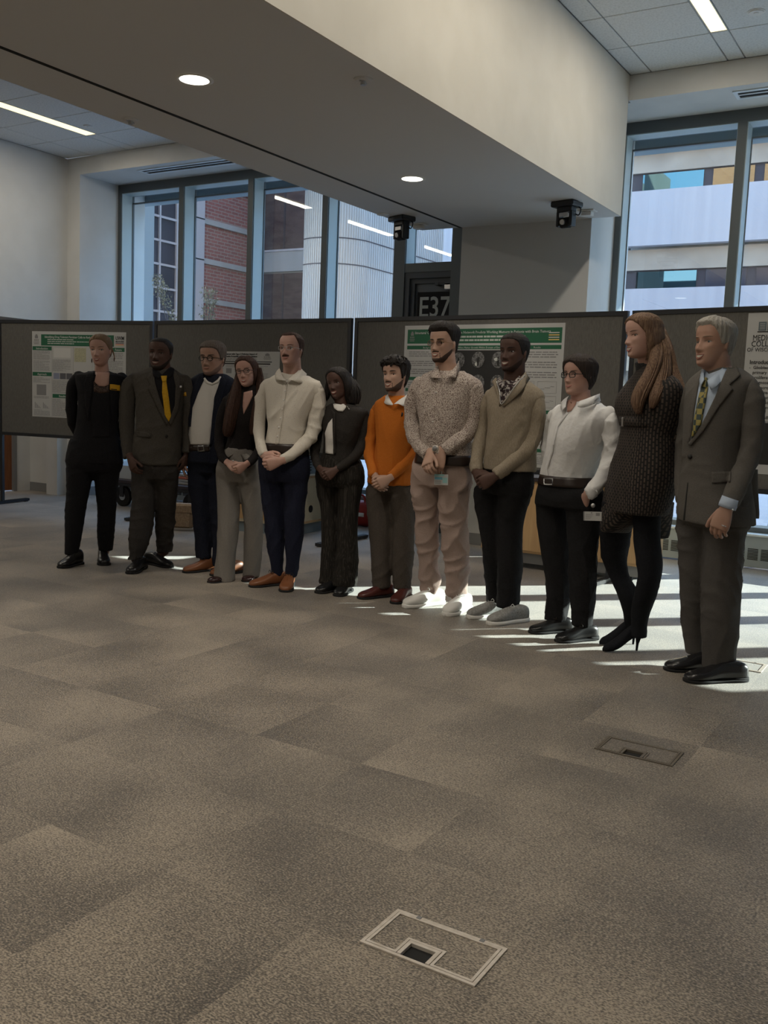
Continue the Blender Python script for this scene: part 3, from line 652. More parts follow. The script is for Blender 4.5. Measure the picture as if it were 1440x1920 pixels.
for u0, v0, u1, v1, nl in ((.012, .225, .20, .33, 9), (.012, .34, .20, .46, 10), (.012, .535, .20, .60, 5), (.02, .755, .19, .785, 2), (.02, .915, .20, .985, 6), (.225, .32, .43, .46, 12), (.225, .56, .43, .71, 11), (.225, .78, .43, .985, 16), (.455, .46, .64, .9, 30), (.67, .3, .8, .9, 30), (.82, .23, .975, .52, 16), (.82, .56, .975, .9, 24)): L_(u0, v0, u1, v1, nl, M['inkg'], .34, int(v0*1000))
R_(.24, .19, .42, .30, mat('poster_pale_chart', (.5, .5, .48), .6), 'chart', 1); R_(.235, .48, .30, .55, mat('poster_blue_scan', (.2, .22, .3), .6), 'scan_image', 1)
for k in (1, 2): R_(.235+.07*k, .48, .30+.07*k, .55, mat('poster_dark_scan', (.09, .09, .1), .6), 'scan_image', 1)
R_(.46, .185, .585, .345, mat('poster_heatmap', (.42, .40, .26), .6, noise=(60, (.3, .3, .22), (1, 1, 4), .4, .6)), 'chart', 1)
R_(.05, .62, .155, .745, M['inkg'], 'gel_image', 1)
for k in range(5):
    for j in range(2): R_(.03+.09*j+.014*k, .83+.015*k, .036+.09*j+.014*k, .90, M['inkg'], 'chart_bar', 1)
for u in (.219, .448, .65): R_(u, .17, u+.002, .99, M['inkg'], 'column_rule', 1)
# poster 2
R_, T_, L_, t, W_, H_ = poster(BB, [(383, 658), (524, 660), (525, 714), (384, 710)], 'white research poster behind the long-haired woman with glasses')
T_('Fat and Extracellular in Cancer with Type 2 Diabetes: Impact of', .04, .115, .075, M['ink'], 'LEFT', .0008, .67)
T_('a Model and the Therapeutic Potential of Targeted Inhibition', .04, .20, .075, M['ink'], 'LEFT', .0008, .67)
L_(.04, .23, .72, .33, 2, M['inkg'], .5, 3); crest(R_, T_, .79, .06, .10, .24, M['inkg'], t)
R_(.02, .345, .90, .375, M['ink'], 'rule', 1); R_(.02, .41, .88, .455, M['ink'], 'heading_band', 1)
L_(.04, .5, .27, .95, 10, M['inkg'], .3, 4); L_(.70, .5, .86, .95, 11, M['inkg'], .3, 5); R_(.30, .60, .375, .78, M['inkg'], 'figure', 1); L_(.30, .48, .66, .57, 3, M['inkg'], .3, 6); L_(.41, .62, .66, .95, 7, M['inkg'], .3, 9)
# poster 3
R_, T_, L_, t, W_, H_ = poster(BC, [(759.5, 611), (1059, 605), (1046, 873), (750, 862)], 'large green-headed research poster with brain scans behind the patterned shirt')
R_(.02, .03, .985, .135, M['green'], 'header_band', 1); T_('Structural Connectivity of the Executive Network Predicts Working Memory in Patients with Brain Tumors', .07, .064, .026, M['whiteink'], 'LEFT', .0004, .85)
L_(.2, .075, .78, .125, 2, M['whiteink'], .5, 7)
crest(R_, T_, .035, .045, .035, .08, M['inkg'], t)
for k, m_ in enumerate((M['whiteink'], M['goldink'], M['whiteink'], M['goldink'])): R_(.91, .062+.016*k, .97, .069+.016*k, m_, 'logo_stripe', 3)
for u0, u1, s_ in ((.02, .31, 'Background'), (.32, .70, 'White Matter Growth Within Domain of Executive'), (.71, .985, 'Results')):
    R_(u0, .15, u1, .178, M['green'], 'heading_band', 1); T_(s_, (u0+u1)/2, .172, .019, M['whiteink'], 'CENTER')
for v0 in (.19, .26, .32): L_(.035, v0, .30, v0+.045, 3, M['inkg'], .4, int(v0*99))
for v0 in (.385, .47, .62, .8): R_(.02, v0, .31, v0+.024, M['green'], 'heading_band', 1)
for v0 in (.42, .52, .66, .84): L_(.035, v0, .30, v0+.08, 5, M['inkg'], .35, int(v0*97))
R_(.32, .185, .70, .50, M['ink'], 'scan_panel', 1)
M['scan'] = mat('brain_scan_grey', (.16, .16, .16), .6, noise=(70, (.05, .05, .05), (1, 1, 1), .4, .6))
BCW = BC; n3 = np.array([BC['n'][0], BC['n'][1], 0.])
def oval(cu, cv, ru, rv, m_, name, lift):
    q = MB(); n = 24; a = []
    base = MB(); R_(cu-ru, cv-rv, cu+ru, cv+rv, m_, mb=base, lift=lift); V = np.array(base.v); c = V.mean(0); ex = (V.max(0)-V.min(0)); hor = np.array([BC['d'][0], BC['d'][1], 0])*W_*ru; ver = np.array([0, 0, H_*rv])
    for s_ in (0, 1): a += [c+hor*math.cos(2*PI*k/n)+ver*math.sin(2*PI*k/n)*(1 if math.sin(2*PI*k/n) > 0 else .95)+n3*(.0012*lift*s_) for k in range(n)]
    q.add(a, [tuple(range(n, 2*n))]+[(k, (k+1) % n, n+(k+1) % n, n+k) for k in range(n)]); q.build(name, m_, t)
for cu, cv in ((.37, .26), (.495, .255), (.62, .255), (.385, .42), (.50, .42), (.62, .42)): oval(cu, cv, .04, .06, M['scan'], 'brain_scan', 3); oval(cu, cv+.01, .006, .035, M['ink'], 'scan_detail', 5)
oval(.485, .285, .008, .014, M['whiteink'], 'scan_detail', 5); oval(.61, .25, .015, .012, M['whiteink'], 'scan_detail', 5)
L_(.33, .51, .69, .6, 4, M['inkg'], .35, 12)
for v0 in (.19, .26, .33): L_(.725, v0, .975, v0+.05, 3, M['inkg'], .4, int(v0*91))
for u0 in (.73, .86):
    for v0 in (.40, .50):
        R_(u0, v0, u0+.11, v0+.001, M['inkg'], 'plot_frame', 2); R_(u0, v0+.08, u0+.11, v0+.081, M['inkg'], 'plot_frame', 2); R_(u0, v0, u0+.001, v0+.08, M['inkg'], 'plot_frame', 2); R_(u0+.11, v0, u0+.111, v0+.08, M['inkg'], 'plot_frame', 2)
        for k in range(8): R_(u0+.01+.011*k, v0+.05-.003*k+.004*(k % 3), u0+.02+.011*k, v0+.053-.003*k+.004*(k % 3), M['inkg'], 'plot_line', 2)
R_(.71, .6, .985, .624, M['green'], 'heading_band', 1); L_(.73, .635, .975, .74, 7, M['inkg'], .35, 14); R_(.71, .75, .985, .774, M['green'], 'heading_band', 1); L_(.73, .785, .975, .86, 5, M['inkg'], .35, 15); R_(.71, .87, .985, .894, M['green'], 'heading_band', 1); L_(.73, .9, .975, .98, 6, M['inkg'], .35, 16)
# poster 4
R_, T_, L_, t, W_, H_ = poster(BD, [(1394, 588), (1560, 582), (1560, 900), (1389, 885)], 'white research poster cut off by the right edge of the frame')
s = W_
T_('MEDICAL', .225, .170, .050, M['ink'], 'CENTER', 0., .30); T_('COLLEGE', .225, .207, .050, M['ink'], 'CENTER', 0., .32); T_('OF WISCONSIN', .225, .238, .034, M['ink'], 'CENTER', 0., .41)
M['bookink'] = mat('emblem_slate', (.10, .13, .14), .6)
for k in (0, 1): R_(.13+.10*k, .055, .22+.10*k, .11, M['bookink'], 'emblem', 2); R_(.12+.105*k, .113, .225+.105*k, .12, M['ink'], 'emblem', 2)
for k in range(4): R_(.145, .064+.011*k, .205, .067+.011*k, M['paper'], 'emblem_line', 3); R_(.245, .064+.011*k, .305, .067+.011*k, M['paper'], 'emblem_line', 3)
tl = ['Introduction', '-  Glioblastoma (GBM) is a', '   primary brain tumor with', '   proliferation and invasion', '-  Diagnoses consist of tumor', '   cells across the brain, not', '   a localized mass.', '-  Radio-pathomics is the', '   whole slide pathology for', '   insights into tumor biology', 'Methods', '-  Each of 68 autopsy']
for k, s_ in enumerate(tl): T_(s_, .06, .315+.031*k, .034 if s_[0] in 'IM' else .028, M['ink'], 'LEFT', .0008 if s_[0] in 'IM' else .0002)
L_(.10, .66, .95, .69, 1, M['inkg'], .4, 22)
R_(.04, .68, .96, .94, M['ink'], 'dark_figure', 2)

# ------------------------------------------------------------------ furniture behind the boards
# cream cabinet with a cable hole, seen corner on
c0 = atz(548, 1007)[:2]; cl_ = atz(430, 994)[:2]; dl = (cl_-c0); dl /= np.linalg.norm(dl); dr = np.array([-dl[1], dl[0]]); dr = dr if dr[1] > 0 else -dr
if abs(dr[0]) < 0: dr = -dr
def obox(mb, o, ax, ay, a0, a1, b0, b1, z0, z1):
    v = []
    for z in (z0, z1):
        for (a_, b_) in ((a0, b0), (a1, b0), (a1, b1), (a0, b1)): p = o+ax*a_+ay*b_; v.append((p[0], p[1], z))
    f = [(0,3,2,1),(4,5,6,7),(0,1,5,4),(1,2,6,5),(2,3,7,6),(3,0,4,7)]
    if ax[0]*ay[1]-ax[1]*ay[0] < 0: f = [q[::-1] for q in f]
    return mb.add(v, f)
t = thing('storage_cabinet', (c0[0], c0[1], 0), 'cream cabinet with a round black cable hole and blue-grey plinth', 'cabinet')
obox(MB(), c0, dl, dr, .02, .78, .02, .62, 0, .10).build('plinth', M['slate'], t); obox(MB(), c0, dl, dr, 0, .80, 0, .64, .10, .54).build('body', M['cream'], t)
obox(MB(), c0, dl, dr, -.01, .81, -.01, .65, .54, .565).build('top', M['maple'], t); obox(MB(), c0, dl, dr, -.004, 0, .02, .62, .105, .125).build('edge_strip', M['maple'], t)
obox(MB(), c0, dl, dr, .03, .77, -.006, 0, .13, .52).build('side_panel', M['maple'], t)
hc = c0+dr*.33; MB().tube([(hc[0]+dl[0]*.004-.0, hc[1]+dl[1]*.004, .24), (hc[0]-dl[0]*.006, hc[1]-dl[1]*.006, .24)], .035, 18).build('cable_hole', M['dark'], t)
t = thing('slotted_box', (c0[0]+dr[0]*.3, c0[1]+dr[1]*.3, .565), 'blue-grey box with dark slots standing on the cream cabinet', 'box')
obox(MB(), c0, dl, dr, .1, .6, .06, .60, .565, .76).build('body', M['slate'], t)
for k in range(5): obox(MB(), c0, dl, dr, .096, .10, .16, .50, .60+.026*k, .608+.026*k).build('slot', M['dark'], t)
# maple cabinet under the third board
t = thing('maple_cabinet', (-2.5, 7.25, 0), 'pale wooden cabinet with dark plinth under the brain-scan poster board', 'cabinet')
MB().box((-3.32, 7.06, .045), (-2.0, 7.5, .13)).build('plinth', M['base'], t); MB().box((-3.34, 7.03, .13), (-1.98, 7.52, .715), .004).build('body', M['maple'], t)
MB().box((-3.36, 7.01, .715), (-1.96, 7.54, .745), .004).build('top', M['brown'], t); MB().box((-3.32, 7.022, .15), (-2.32, 7.03, .69), .002).build('door', M['maple'], t)
MB().box((-2.26, 7.022, .15), (-2.0, 7.03, .69), .002).build('door', M['maple'], t); MB().box((-2.30, 7.026, .14), (-2.28, 7.03, .70)).build('joint', M['dark'], t)
for x in (-3.24, -2.1):
    for y in (7.12, 7.44): MB().tube([(x-.012, y, .0225), (x+.012, y, .0225)], .0225, 12).build('caster', M['rubber'], t)
# low cart with big wheels
q0 = np.array([-8.1, 7.85]); t = thing('flat_cart', (q0[0], q0[1], 0), 'low brown flat cart on large black wheels by the left windows', 'cart')
MB().box((-8.45, 7.55, .27), (-6.85, 8.15, .31), .006).build('deck', M['brown'], t); MB().box((-8.45, 7.55, .24), (-6.85, 8.15, .27)).build('chassis', M['black'], t)
for x in (-8.15, -7.1):
    for y in (7.62, 8.08):
        w_ = MB().tube([(x, y-.02, .115), (x, y+.02, .115)], .115, 24).build('wheel', M['rubber'], t, smooth=False); MB().tube([(x, y-.024, .115), (x, y+.024, .115)], .045, 16).build('wheel_hub', M['metal'], w_)
        MB().box((x-.03, y-.035, .11), (x+.03, y-.028, .24)).box((x-.03, y+.028, .11), (x+.03, y+.035, .24)).build('fork', M['black'], t)
t = thing('paper_box', (-8.05, 7.85, .31), 'pale open box of papers on the flat cart, its left load', 'box', 'paper boxes on the cart')
MB().box((-8.3, 7.68, .31), (-7.85, 8.0, .33)).box((-8.3, 7.68, .33), (-8.28, 8.0, .5)).box((-7.87, 7.68, .33), (-7.85, 8.0, .5)).box((-8.28, 7.68, .33), (-7.87, 7.70, .46)).box((-8.28, 7.98, .33), (-7.87, 8.0, .5)).build('tray', M['sill'], t)
MB().box((-8.26, 7.71, .33), (-7.9, 7.97, .43)).build('papers', M['paper'], t, kind='stuff')
t = thing('paper_box', (-7.2, 7.85, .31), 'pale low stack of papers on the flat cart, its right load', 'box', 'paper boxes on the cart')
for k in range(4): MB().box((-7.4+.01*(k % 2), 7.7, .31+.03*k), (-7.0+.012*k, 8.0, .335+.03*k), .003).build('paper_stack', M['paper'] if k != 2 else M['redink'], t)
# tan shoulder bag
bx0 = atz(340, 992); t = thing('shoulder_bag', (bx0[0], bx0[1], 0), 'tan canvas shoulder bag standing on the carpet near the cart', 'bag')
M['tan'] = mat('tan_canvas', (.30, .22, .145), .8, noise=(60, (.24, .17, .11), (1, 1, 1), .4, .6)); M['strap'] = mat('grey_strap', (.2, .19, .18), .7)
bxm, bym = bx0[0], bx0[1]
def rot(p, c, a_): s_, k_ = math.sin(a_), math.cos(a_); return (c[0]+p[0]*k_-p[1]*s_, c[1]+p[0]*s_+p[1]*k_, p[2])
def rp(mb, a_, c): mb.v = [rot(p, c, a_) for p in mb.v]; return mb
BAGA = .5
rp(MB().box((-.15, -.05, 0), (.12, .06, .245), .03), BAGA, (bxm, bym)).build('body', M['tan'], t)
rp(MB().box((-.152, -.056, .15), (.122, .066, .25), .018), BAGA, (bxm, bym)).build('flap', M['tan'], t)
rp(MB().tube(spline([(.11, 0, .235), (.155, -.01, .19), (.2, -.04, .1), (.24, -.07, .035), (.16, -.12, .018), (.02, -.14, .015), (-.12, -.11, .02), (-.14, -.06, .05)], 6), .014, 8, .35), BAGA, (bxm, bym)).build('strap', M['strap'], t)
rp(MB().box((.215, -.09, .02), (.26, -.055, .065), .008), BAGA, (bxm, bym)).build('buckle', M['white'], t)
# red bag beyond the orange sweater
q = atz(683, 984); q[1] -= .25; t = thing('red_bag', (q[0], q[1]+.15, 0), 'red bag on the carpet behind the orange sweater and black jacket', 'bag')
M['red'] = mat('red_nylon', (.33, .035, .03), .5); x, y = q[0], q[1]+.12
bodyr = MB().tube([(x-.20, y, .14), (x-.19, y, .14), (x+.19, y, .14), (x+.20, y, .14)], [.09, .135, .135, .09], 20).build('body', M['red'], t, smooth=True)
MB().tube(spline([(x-.12, y-.05, .24), (x-.08, y-.04, .33), (x+.08, y-.04, .33), (x+.12, y-.05, .24)], 6), .012, 8).build('handle', M['red'], t); MB().box((x-.16, y-.145, .12), (x+.16, y-.12, .16), .004).build('pocket', M['white'], t)
# ------------------------------------------------------------------ people: builder
def nrm(v): v = np.array(v, float); return v/(np.linalg.norm(v)+1e-12)
def combine(parts):
    v, f = [], []
    for a_, b_ in parts:
        k = len(v); v += [tuple(map(float, p)) for p in a_]; f += [tuple(i+k for i in q) for q in b_]
    return v, f
def remesh(parts, vox, smooth=2):
    v, f = combine(parts); me = bpy.data.meshes.new('r'); me.from_pydata(v, [], f); o = bpy.data.objects.new('r', me); COL.objects.link(o)
    m = o.modifiers.new('r', 'REMESH'); m.mode = 'VOXEL'; m.voxel_size = vox
    if smooth: s = o.modifiers.new('s', 'SMOOTH'); s.iterations = smooth; s.factor = .5
    dg = bpy.context.evaluated_depsgraph_get(); dg.update(); e_ = bpy.data.meshes.new_from_object(o.evaluated_get(dg))
    bpy.data.objects.remove(o); bpy.data.meshes.remove(me); n = len(e_.vertices)
    co = np.empty(n*3); e_.vertices.foreach_get('co', co); co = co.reshape(-1, 3)
    nl = np.empty(n*3); e_.vertices.foreach_get('normal', nl) if n else None; nl = nl.reshape(-1, 3)
    fs = [tuple(p.vertices) for p in e_.polygons]; bpy.data.meshes.remove(e_); return co, nl, fs
def folds(co, nl, A, seed=0, sc=1., mask=None):
    rs = np.random.RandomState(seed); d = np.zeros(len(co))
    warp = .5*np.sin(co@rs.randn(3)*9)+.5*np.sin(co@rs.randn(3)*14)
    for k in range(6):
        dr_ = nrm(rs.randn(3)*np.array([1, 1, .7])); L = rs.uniform(.06, .16)*sc
        d += (1-np.abs(np.sin(co@dr_*PI/L+rs.uniform(0, 6)+1.6*warp)))**2*rs.uniform(.4, 1)*np.clip(np.sin(co@rs.randn(3)*7+k)+.3, 0, 1)
    if mask is not None: d *= mask
    return co+nl*(A*(d-.35))[:, None]
def mesh_obj(name, v, f, m, parent, smooth=True, **props):
    me = bpy.data.meshes.new(name); me.from_pydata([tuple(p) for p in v], [], f); me.materials.append(m)
    if smooth: me.polygons.foreach_set('use_smooth', [True]*len(f))
    me.update(); return link(name, me, parent, **props)
def loft(rings, n=28, ex=2.3, sub=4):
    """rings: (centre3, s-axis3, n-axis3, w, t)"""
    K = np.array([[*r[0], *r[1], *r[2], r[3], r[4]] for r in rings]); K = spline(K, sub) if len(K) > 2 else K
    th = np.linspace(0, 2*PI, n, endpoint=False); c = np.sign(np.cos(th))*np.abs(np.cos(th))**(2/ex); s = np.sign(np.sin(th))*np.abs(np.sin(th))**(2/ex); v = []
    for k in K:
        w_, t_ = max(k[9], .004), max(k[10], .004); v += list(k[:3]+np.outer(c*w_, k[3:6])+np.outer(s*t_, k[6:9]))
    m = len(K); f = [(i*n+j, i*n+(j+1) % n, (i+1)*n+(j+1) % n, (i+1)*n+j) for i in range(m-1) for j in range(n)]
    f.append(tuple(range(n))[::-1]); f.append(tuple((m-1)*n+j for j in range(n))); return v, f
def ellipsoid(c, ax, n=12, m=9):
    v = [c+ax[2]*1.0]; f = []
    for i in range(1, m):
        a_ = PI*i/m
        for j in range(n): b_ = 2*PI*j/n; v.append(c+ax[0]*math.sin(a_)*math.cos(b_)+ax[1]*math.sin(a_)*math.sin(b_)+ax[2]*math.cos(a_))
    v.append(c-ax[2]*1.0); L = len(v)-1
    for j in range(n): f.append((0, 1+j, 1+(j+1) % n)); f.append((L, 1+(m-2)*n+(j+1) % n, 1+(m-2)*n+j))
    for i in range(m-2):
        for j in range(n): f.append((1+i*n+j, 1+(i+1)*n+j, 1+(i+1)*n+(j+1) % n, 1+i*n+(j+1) % n))
    return v, f
# head, in units of its height
HZ = np.array([-.52, -.50, -.46, -.40, -.30, -.20, -.10, 0, .10, .20, .30, .38, .44, .48, .50])
HF = np.array([.26, .345, .385, .392, .382, .378, .375, .372, .392, .405, .392, .34, .26, .16, .03])
HB = np.array([-.10, -.05, .00, .10, .24, .33, .385, .42, .445, .455, .435, .38, .30, .20, .04])
HW = np.array([.07, .115, .165, .21, .25, .275, .298, .315, .325, .33, .318, .275, .21, .14, .03])
def feat(x, z, fem=0.):
    g = lambda v, s: np.exp(-(v/s)**2); ax = np.abs(x)
    y = -.045*g(ax-.135, .075)*g(z-.005, .05)+.014*g(z-.085, .03)*g(ax-.12, .11)*(1-fem)
    prof = np.interp(z, [-.235, -.205, -.175, -.14, -.06, .03, .08], [0, .06, .115, .112, .07, .028, 0]); sg = np.interp(z, [-.2, -.14, -.05, .05], [.062, .048, .034, .034])
    y = y+prof*np.exp(-(x/sg)**2)+.035*g(ax-.05, .025)*g(z+.175, .028)
    y = y+.02*g(x, .12)*g(z+.29, .06)-.014*g(x, .09)*g(z+.375, .025)+.022*g(x, .085)*g(z+.45, .045)+.03*g(ax-.165, .075)*g(z+.12, .075)
    return y
class Head:
    def __init__(s, c, R, h, wide=1., fem=0., jaw=1.):
        s.c, s.R, s.h, s.wide, s.fem, s.jaw = np.array(c), R, h, wide, fem, jaw
    def W(s, p): p = np.atleast_2d(p); return s.c+(p*s.h)@s.R.T
    def wz(s, z): return np.interp(z, HZ, HW)*s.wide*np.interp(z, [-.45, -.1], [s.jaw, 1])
    def surf(s, th, z):
        w_ = s.wz(z); fr = np.interp(z, HZ, HF); bk = np.interp(z, HZ, HB); ex = 2.25
        c = np.sign(np.cos(th))*np.abs(np.cos(th))**(2/ex); n_ = np.sign(np.sin(th))*np.abs(np.sin(th))**(2/ex)
        x = w_*c; y = np.where(n_ >= 0, fr*n_, bk*n_); y = y+np.where(n_ > .25, feat(x, z, s.fem)*np.clip((n_-.25)/.3, 0, 1), 0); return x, y, z
    def fy(s, x, z):
        w_ = s.wz(z); return np.interp(z, HZ, HF)*(1-min(1, abs(x)/w_)**2.25)**(1/2.25)+float(feat(np.array(x), np.array(z), s.fem))
    def grid(s, off=None, nt=88, nz=76, z0=-.52, z1=.5):
        th = np.linspace(-PI/2, 1.5*PI, nt, endpoint=False); zs = z0+(z1-z0)*(1-np.cos(np.linspace(0, PI, nz)))/2; T, Zg = np.meshgrid(th, zs); x, y, z = s.surf(T, Zg)
        p = np.stack([x, y, z+0*x], -1)
        if off is not None:
            o = off(p[..., 0], p[..., 1], p[..., 2]); d = p-np.array([0, -.02, .05]); d /= np.linalg.norm(d, axis=-1, keepdims=True); p = p+d*o[..., None]
        v = s.W(p.reshape(-1, 3)); f = [(i*nt+j, i*nt+(j+1) % nt, (i+1)*nt+(j+1) % nt, (i+1)*nt+j) for i in range(nz-1) for j in range(nt)]
        f.append(tuple(range(nt))[::-1]); f.append(tuple((nz-1)*nt+j for j in range(nt))); return v, f
def az(x, y): return np.degrees(np.abs(np.arctan2(x, y)))     # 0 = front, 180 = back
def sm(v, a_, b_): t = np.clip((v-a_)/(b_-a_), 0, 1); return t*t*(3-2*t)
def hair_off(front=.30, line=None, side=.022, top=.06, back=.035, rough=.006, freq=30, part=None, seed=0, fringe=0., bob=0.):
    line = line or ([0, 30, 48, 60, 72, 84, 96, 115, 140, 180], [front, front-.01, front-.05, .12, -.07, -.09, .03, -.14, -.27, -.31]); rs = np.random.RandomState(seed); ph = rs.uniform(0, 6, 8)
    def f(x, y, z):
        a_ = az(x, y); zl = np.interp(a_, *line); m = sm(z, zl-.012, zl+.018)
        t = side+(top-side)*sm(z, .1, .42)+(back-side)*sm(a_, 110, 160)*(1-sm(z, .2, .4))+fringe*sm(-a_, -55, -20)*sm(z, .2, .35)
        u = np.arctan2(x, y+.1); w_ = rough*(np.sin(u*freq+ph[0]+4*z)+.6*np.sin(u*freq*1.9+ph[1]-9*z)+.5*np.sin(z*22+u*5+ph[2]))
        t = t+bob*sm(a_, 62, 100)*(1-sm(z, -.25, .25))
        if part is not None: w_ = w_-.02*np.exp(-((x-part)/.02)**2)*sm(z, .25, .35)
        return -.03+m*(.03+t+w_)
    return f
def beard_off(full=True, mous=True, th=.014, line=None):
    def f(x, y, z):
        a_ = az(x, y); top = np.interp(a_, [0, 20, 30, 42, 58, 80, 95], [-.385, -.38, -.34, -.28, -.22, -.13, -.08]) if full else np.interp(a_, [0, 18, 30, 40], [-.6, -.6, -.6, -.6])
        m = sm(-z, -top, -top+.03)*sm(-a_, -98, -90)*sm(z, -.53, -.49)
        if mous: m = np.maximum(m, sm(z, -.262, -.245)*sm(-z, .20, .215)*sm(-np.abs(x), -.125, -.10)*(y > 0))
        if mous and full: m = np.maximum(m, .75*sm(-z, .225, .25)*sm(np.abs(x), .112, .125)*sm(-np.abs(x), -.15, -.132)*sm(z, -.5, -.45)*(y > 0))
        return -.02+m*(.02+th+.003*np.sin(x*150)*np.sin(z*130))
    return f

class Person:
    def __init__(s, base, yaw, label, skin, ks=1.):
        s.B = atz(*base); c = CAM[:2]-s.B[:2]; c /= np.linalg.norm(c); s.cd = c; s.n = s.rotd(c, yaw); s.s = np.array([-s.n[1], s.n[0]]); s.psi = math.radians(yaw)
        s.n3 = np.array([*s.n, 0]); s.s3 = np.array([*s.s, 0]); s.z3 = np.array([0, 0, 1.]); s.skin = skin; s.ks = ks; s.arms = []; s.caps = []; s.mid = base[0]; s.shoes_at = []; s.body = []; s.handm = []
        s.root = thing('person', tuple(s.B), label, 'person')
        s.k = 0
    def rotd(s, c, deg): a_ = -math.radians(deg); return np.array([c[0]*math.cos(a_)-c[1]*math.sin(a_), c[0]*math.sin(a_)+c[1]*math.cos(a_)])
    def P(s, x, y, f=0.): return hit(x, y, s.n3, float(s.n3@s.B)+f)
    def L(s, v): return s.s3*v[0]+s.n3*v[1]+s.z3*v[2]
    def ring(s, y, xl, xr, t, f=0., psi=None):
        C = s.P((xl+xr)/2, y, f); W = (xr-xl)/2*depth(C)/F; p = s.psi; w_ = math.sqrt(max(W*W-(t*math.sin(p))**2, (W*.45)**2))/math.cos(p); w_ = min(w_, W*1.25); return (C, s.s3, s.n3, w_, t)
    def rings(s, L, sc=1.): return [(c, a_, b_, w_*sc, t_*sc) for c, a_, b_, w_, t_ in (s.ring(*q) for q in L)]
    def arm(s, pts):
        P_ = [s.P(x, y, f) for x, y, f, r in pts]; r = [q[3]*depth(p)/F for q, p in zip(pts, P_)]; K = spline(np.array([[*p, q] for p, q in zip(P_, r)]), 5); return K
    def sleeve(s, pts, n=16):
        K = s.arm(pts); s.arms.append(K); c, r = K[0, :3], K[0, 3]
        s.caps.append(ellipsoid(c-s.z3*r*.25, [s.s3*r*1.03, s.n3*r*1.05, s.z3*r*1.2], 16, 12)); inn = s.P((s.mid or pts[0][0]), pts[0][1], pts[0][2]); d = nrm(inn-c)
        K = np.vstack([[*(c+d*r*.9+s.z3*r*.1), r*.5], [*(c+d*r*.3+s.z3*r*.05), r*.85], K[1:]]); return tube_vf(K[:, :3], K[:, 3], n)
    def garment(s, name, m, lofts, vox=.0085, fold=.004, seed=0, sc=1., smooth=2, **kw):
        # trunk and limbs are skinned one by one so that the creases between them stay crisp
        V, Fc = [], []; tr = 'rous' in name or 'chino' in name or 'legg' in name
        if tr: lofts = [lofts]
        for i, part in enumerate(lofts):
            grp = part if isinstance(part, list) else [part]; grp = grp+s.caps if i == 0 and not tr else grp; co, nl, fs = remesh(grp, vox, smooth); limb = i > 0 or tr
            if fold: co = folds(co, nl, fold*(1.25 if limb else 1), seed+i, sc*(.8 if limb else 1))
            k = len(V); V += [tuple(q) for q in co]; Fc += [tuple(j+k for j in q) for q in fs]
        co, fs = np.array(V), Fc; o = mesh_obj(name, co, fs, m, s.root, **kw)
        return o, bvhtree.BVHTree.FromPolygons([tuple(p) for p in co], fs)
    # ---- hand: wrist -> knuckle, palm normal, thumb direction, curls
    def hand(s, wr, kn, pn, thumb, curl=35, k=1., spread=.0, tcurl=20, roll=None):
        wr, kn = np.array(s.P(*wr)), np.array(s.P(*kn)); d = nrm(kn-wr); pn = s.L(pn); pn = nrm(pn-d*(pn@d)); la = s.L(thumb); la = nrm(la-d*(la@d)-pn*(la@pn)); k = k*s.ks
        def R(v, ax, ang): ax = nrm(ax); return v*math.cos(ang)+np.cross(ax, v)*math.sin(ang)+ax*(ax@v)*(1-math.cos(ang))
        parts = []; Lp = .088*k; wr0 = wr
        rr = [(wr0-d*.03*k, .026, .021), (wr0, .027, .020), (wr0+d*.3*Lp, .034, .018), (wr0+d*.65*Lp, .040, .0155), (wr0+d*.95*Lp, .041, .0125), (wr0+d*1.04*Lp, .037, .009)]
        parts.append(loft([(c, la, pn, a_*k, b_*k) for c, a_, b_ in rr], 20, 2.4, 3)); cu = [curl]*4 if np.isscalar(curl) else curl
        ax = np.cross(d, pn)
        for i, (o_, L_, r_) in enumerate(((.0305, .070, .0094), (.0105, .079, .0096), (-.0095, .073, .0092), (-.0285, .057, .0080))):
            b_ = wr0+d*(.93-.05*abs(i-1.2))*Lp+la*o_*k; dd = R(d, pn, 0); dd = nrm(d+la*(o_*spread*8)); pts = [b_-dd*.02*k, b_]; c_ = math.radians(cu[i]); rad = [r_*k]*2
            for q, (fr_, ca) in enumerate(((.46, .75), (.30, 1.15), (.24, .8))):
                dd = R(dd, ax, c_*ca); pts.append(pts[-1]+dd*L_*fr_*k*.5); pts.append(pts[-1]+dd*L_*fr_*k*.5); rad += [r_*k*(1-.06*(q+1)), r_*k*(.98-.07*(q+1))]
            pts.append(pts[-1]+dd*r_*.5*k); rad.append(r_*.5*k); parts.append(tube_vf(pts, rad, 10))
        b_ = wr0+d*.22*Lp+la*.020*k; dd = nrm(d*.75+la*.52+pn*.30); pts = [b_, b_+dd*.022*k, b_+dd*.042*k]; ax2 = np.cross(dd, nrm(d+pn*.4)); rad = [.0155*k, .0135*k, .0115*k]
        for L_, a_, r_ in ((.030, tcurl, .0108), (.024, tcurl*1.1, .0098)): dd = R(dd, ax2, math.radians(a_)); pts += [pts[-1]+dd*L_*.55*k, pts[-1]+dd*L_*k]; rad += [r_*k, r_*.97*k]
        pts.append(pts[-1]+dd*.006*k); rad.append(.005*k); parts.append(tube_vf(pts, rad, 10))
        co, nl, fs = remesh(parts, .0030, 1); s.handm.append((co, fs)); return wr, kn, d, pn, la
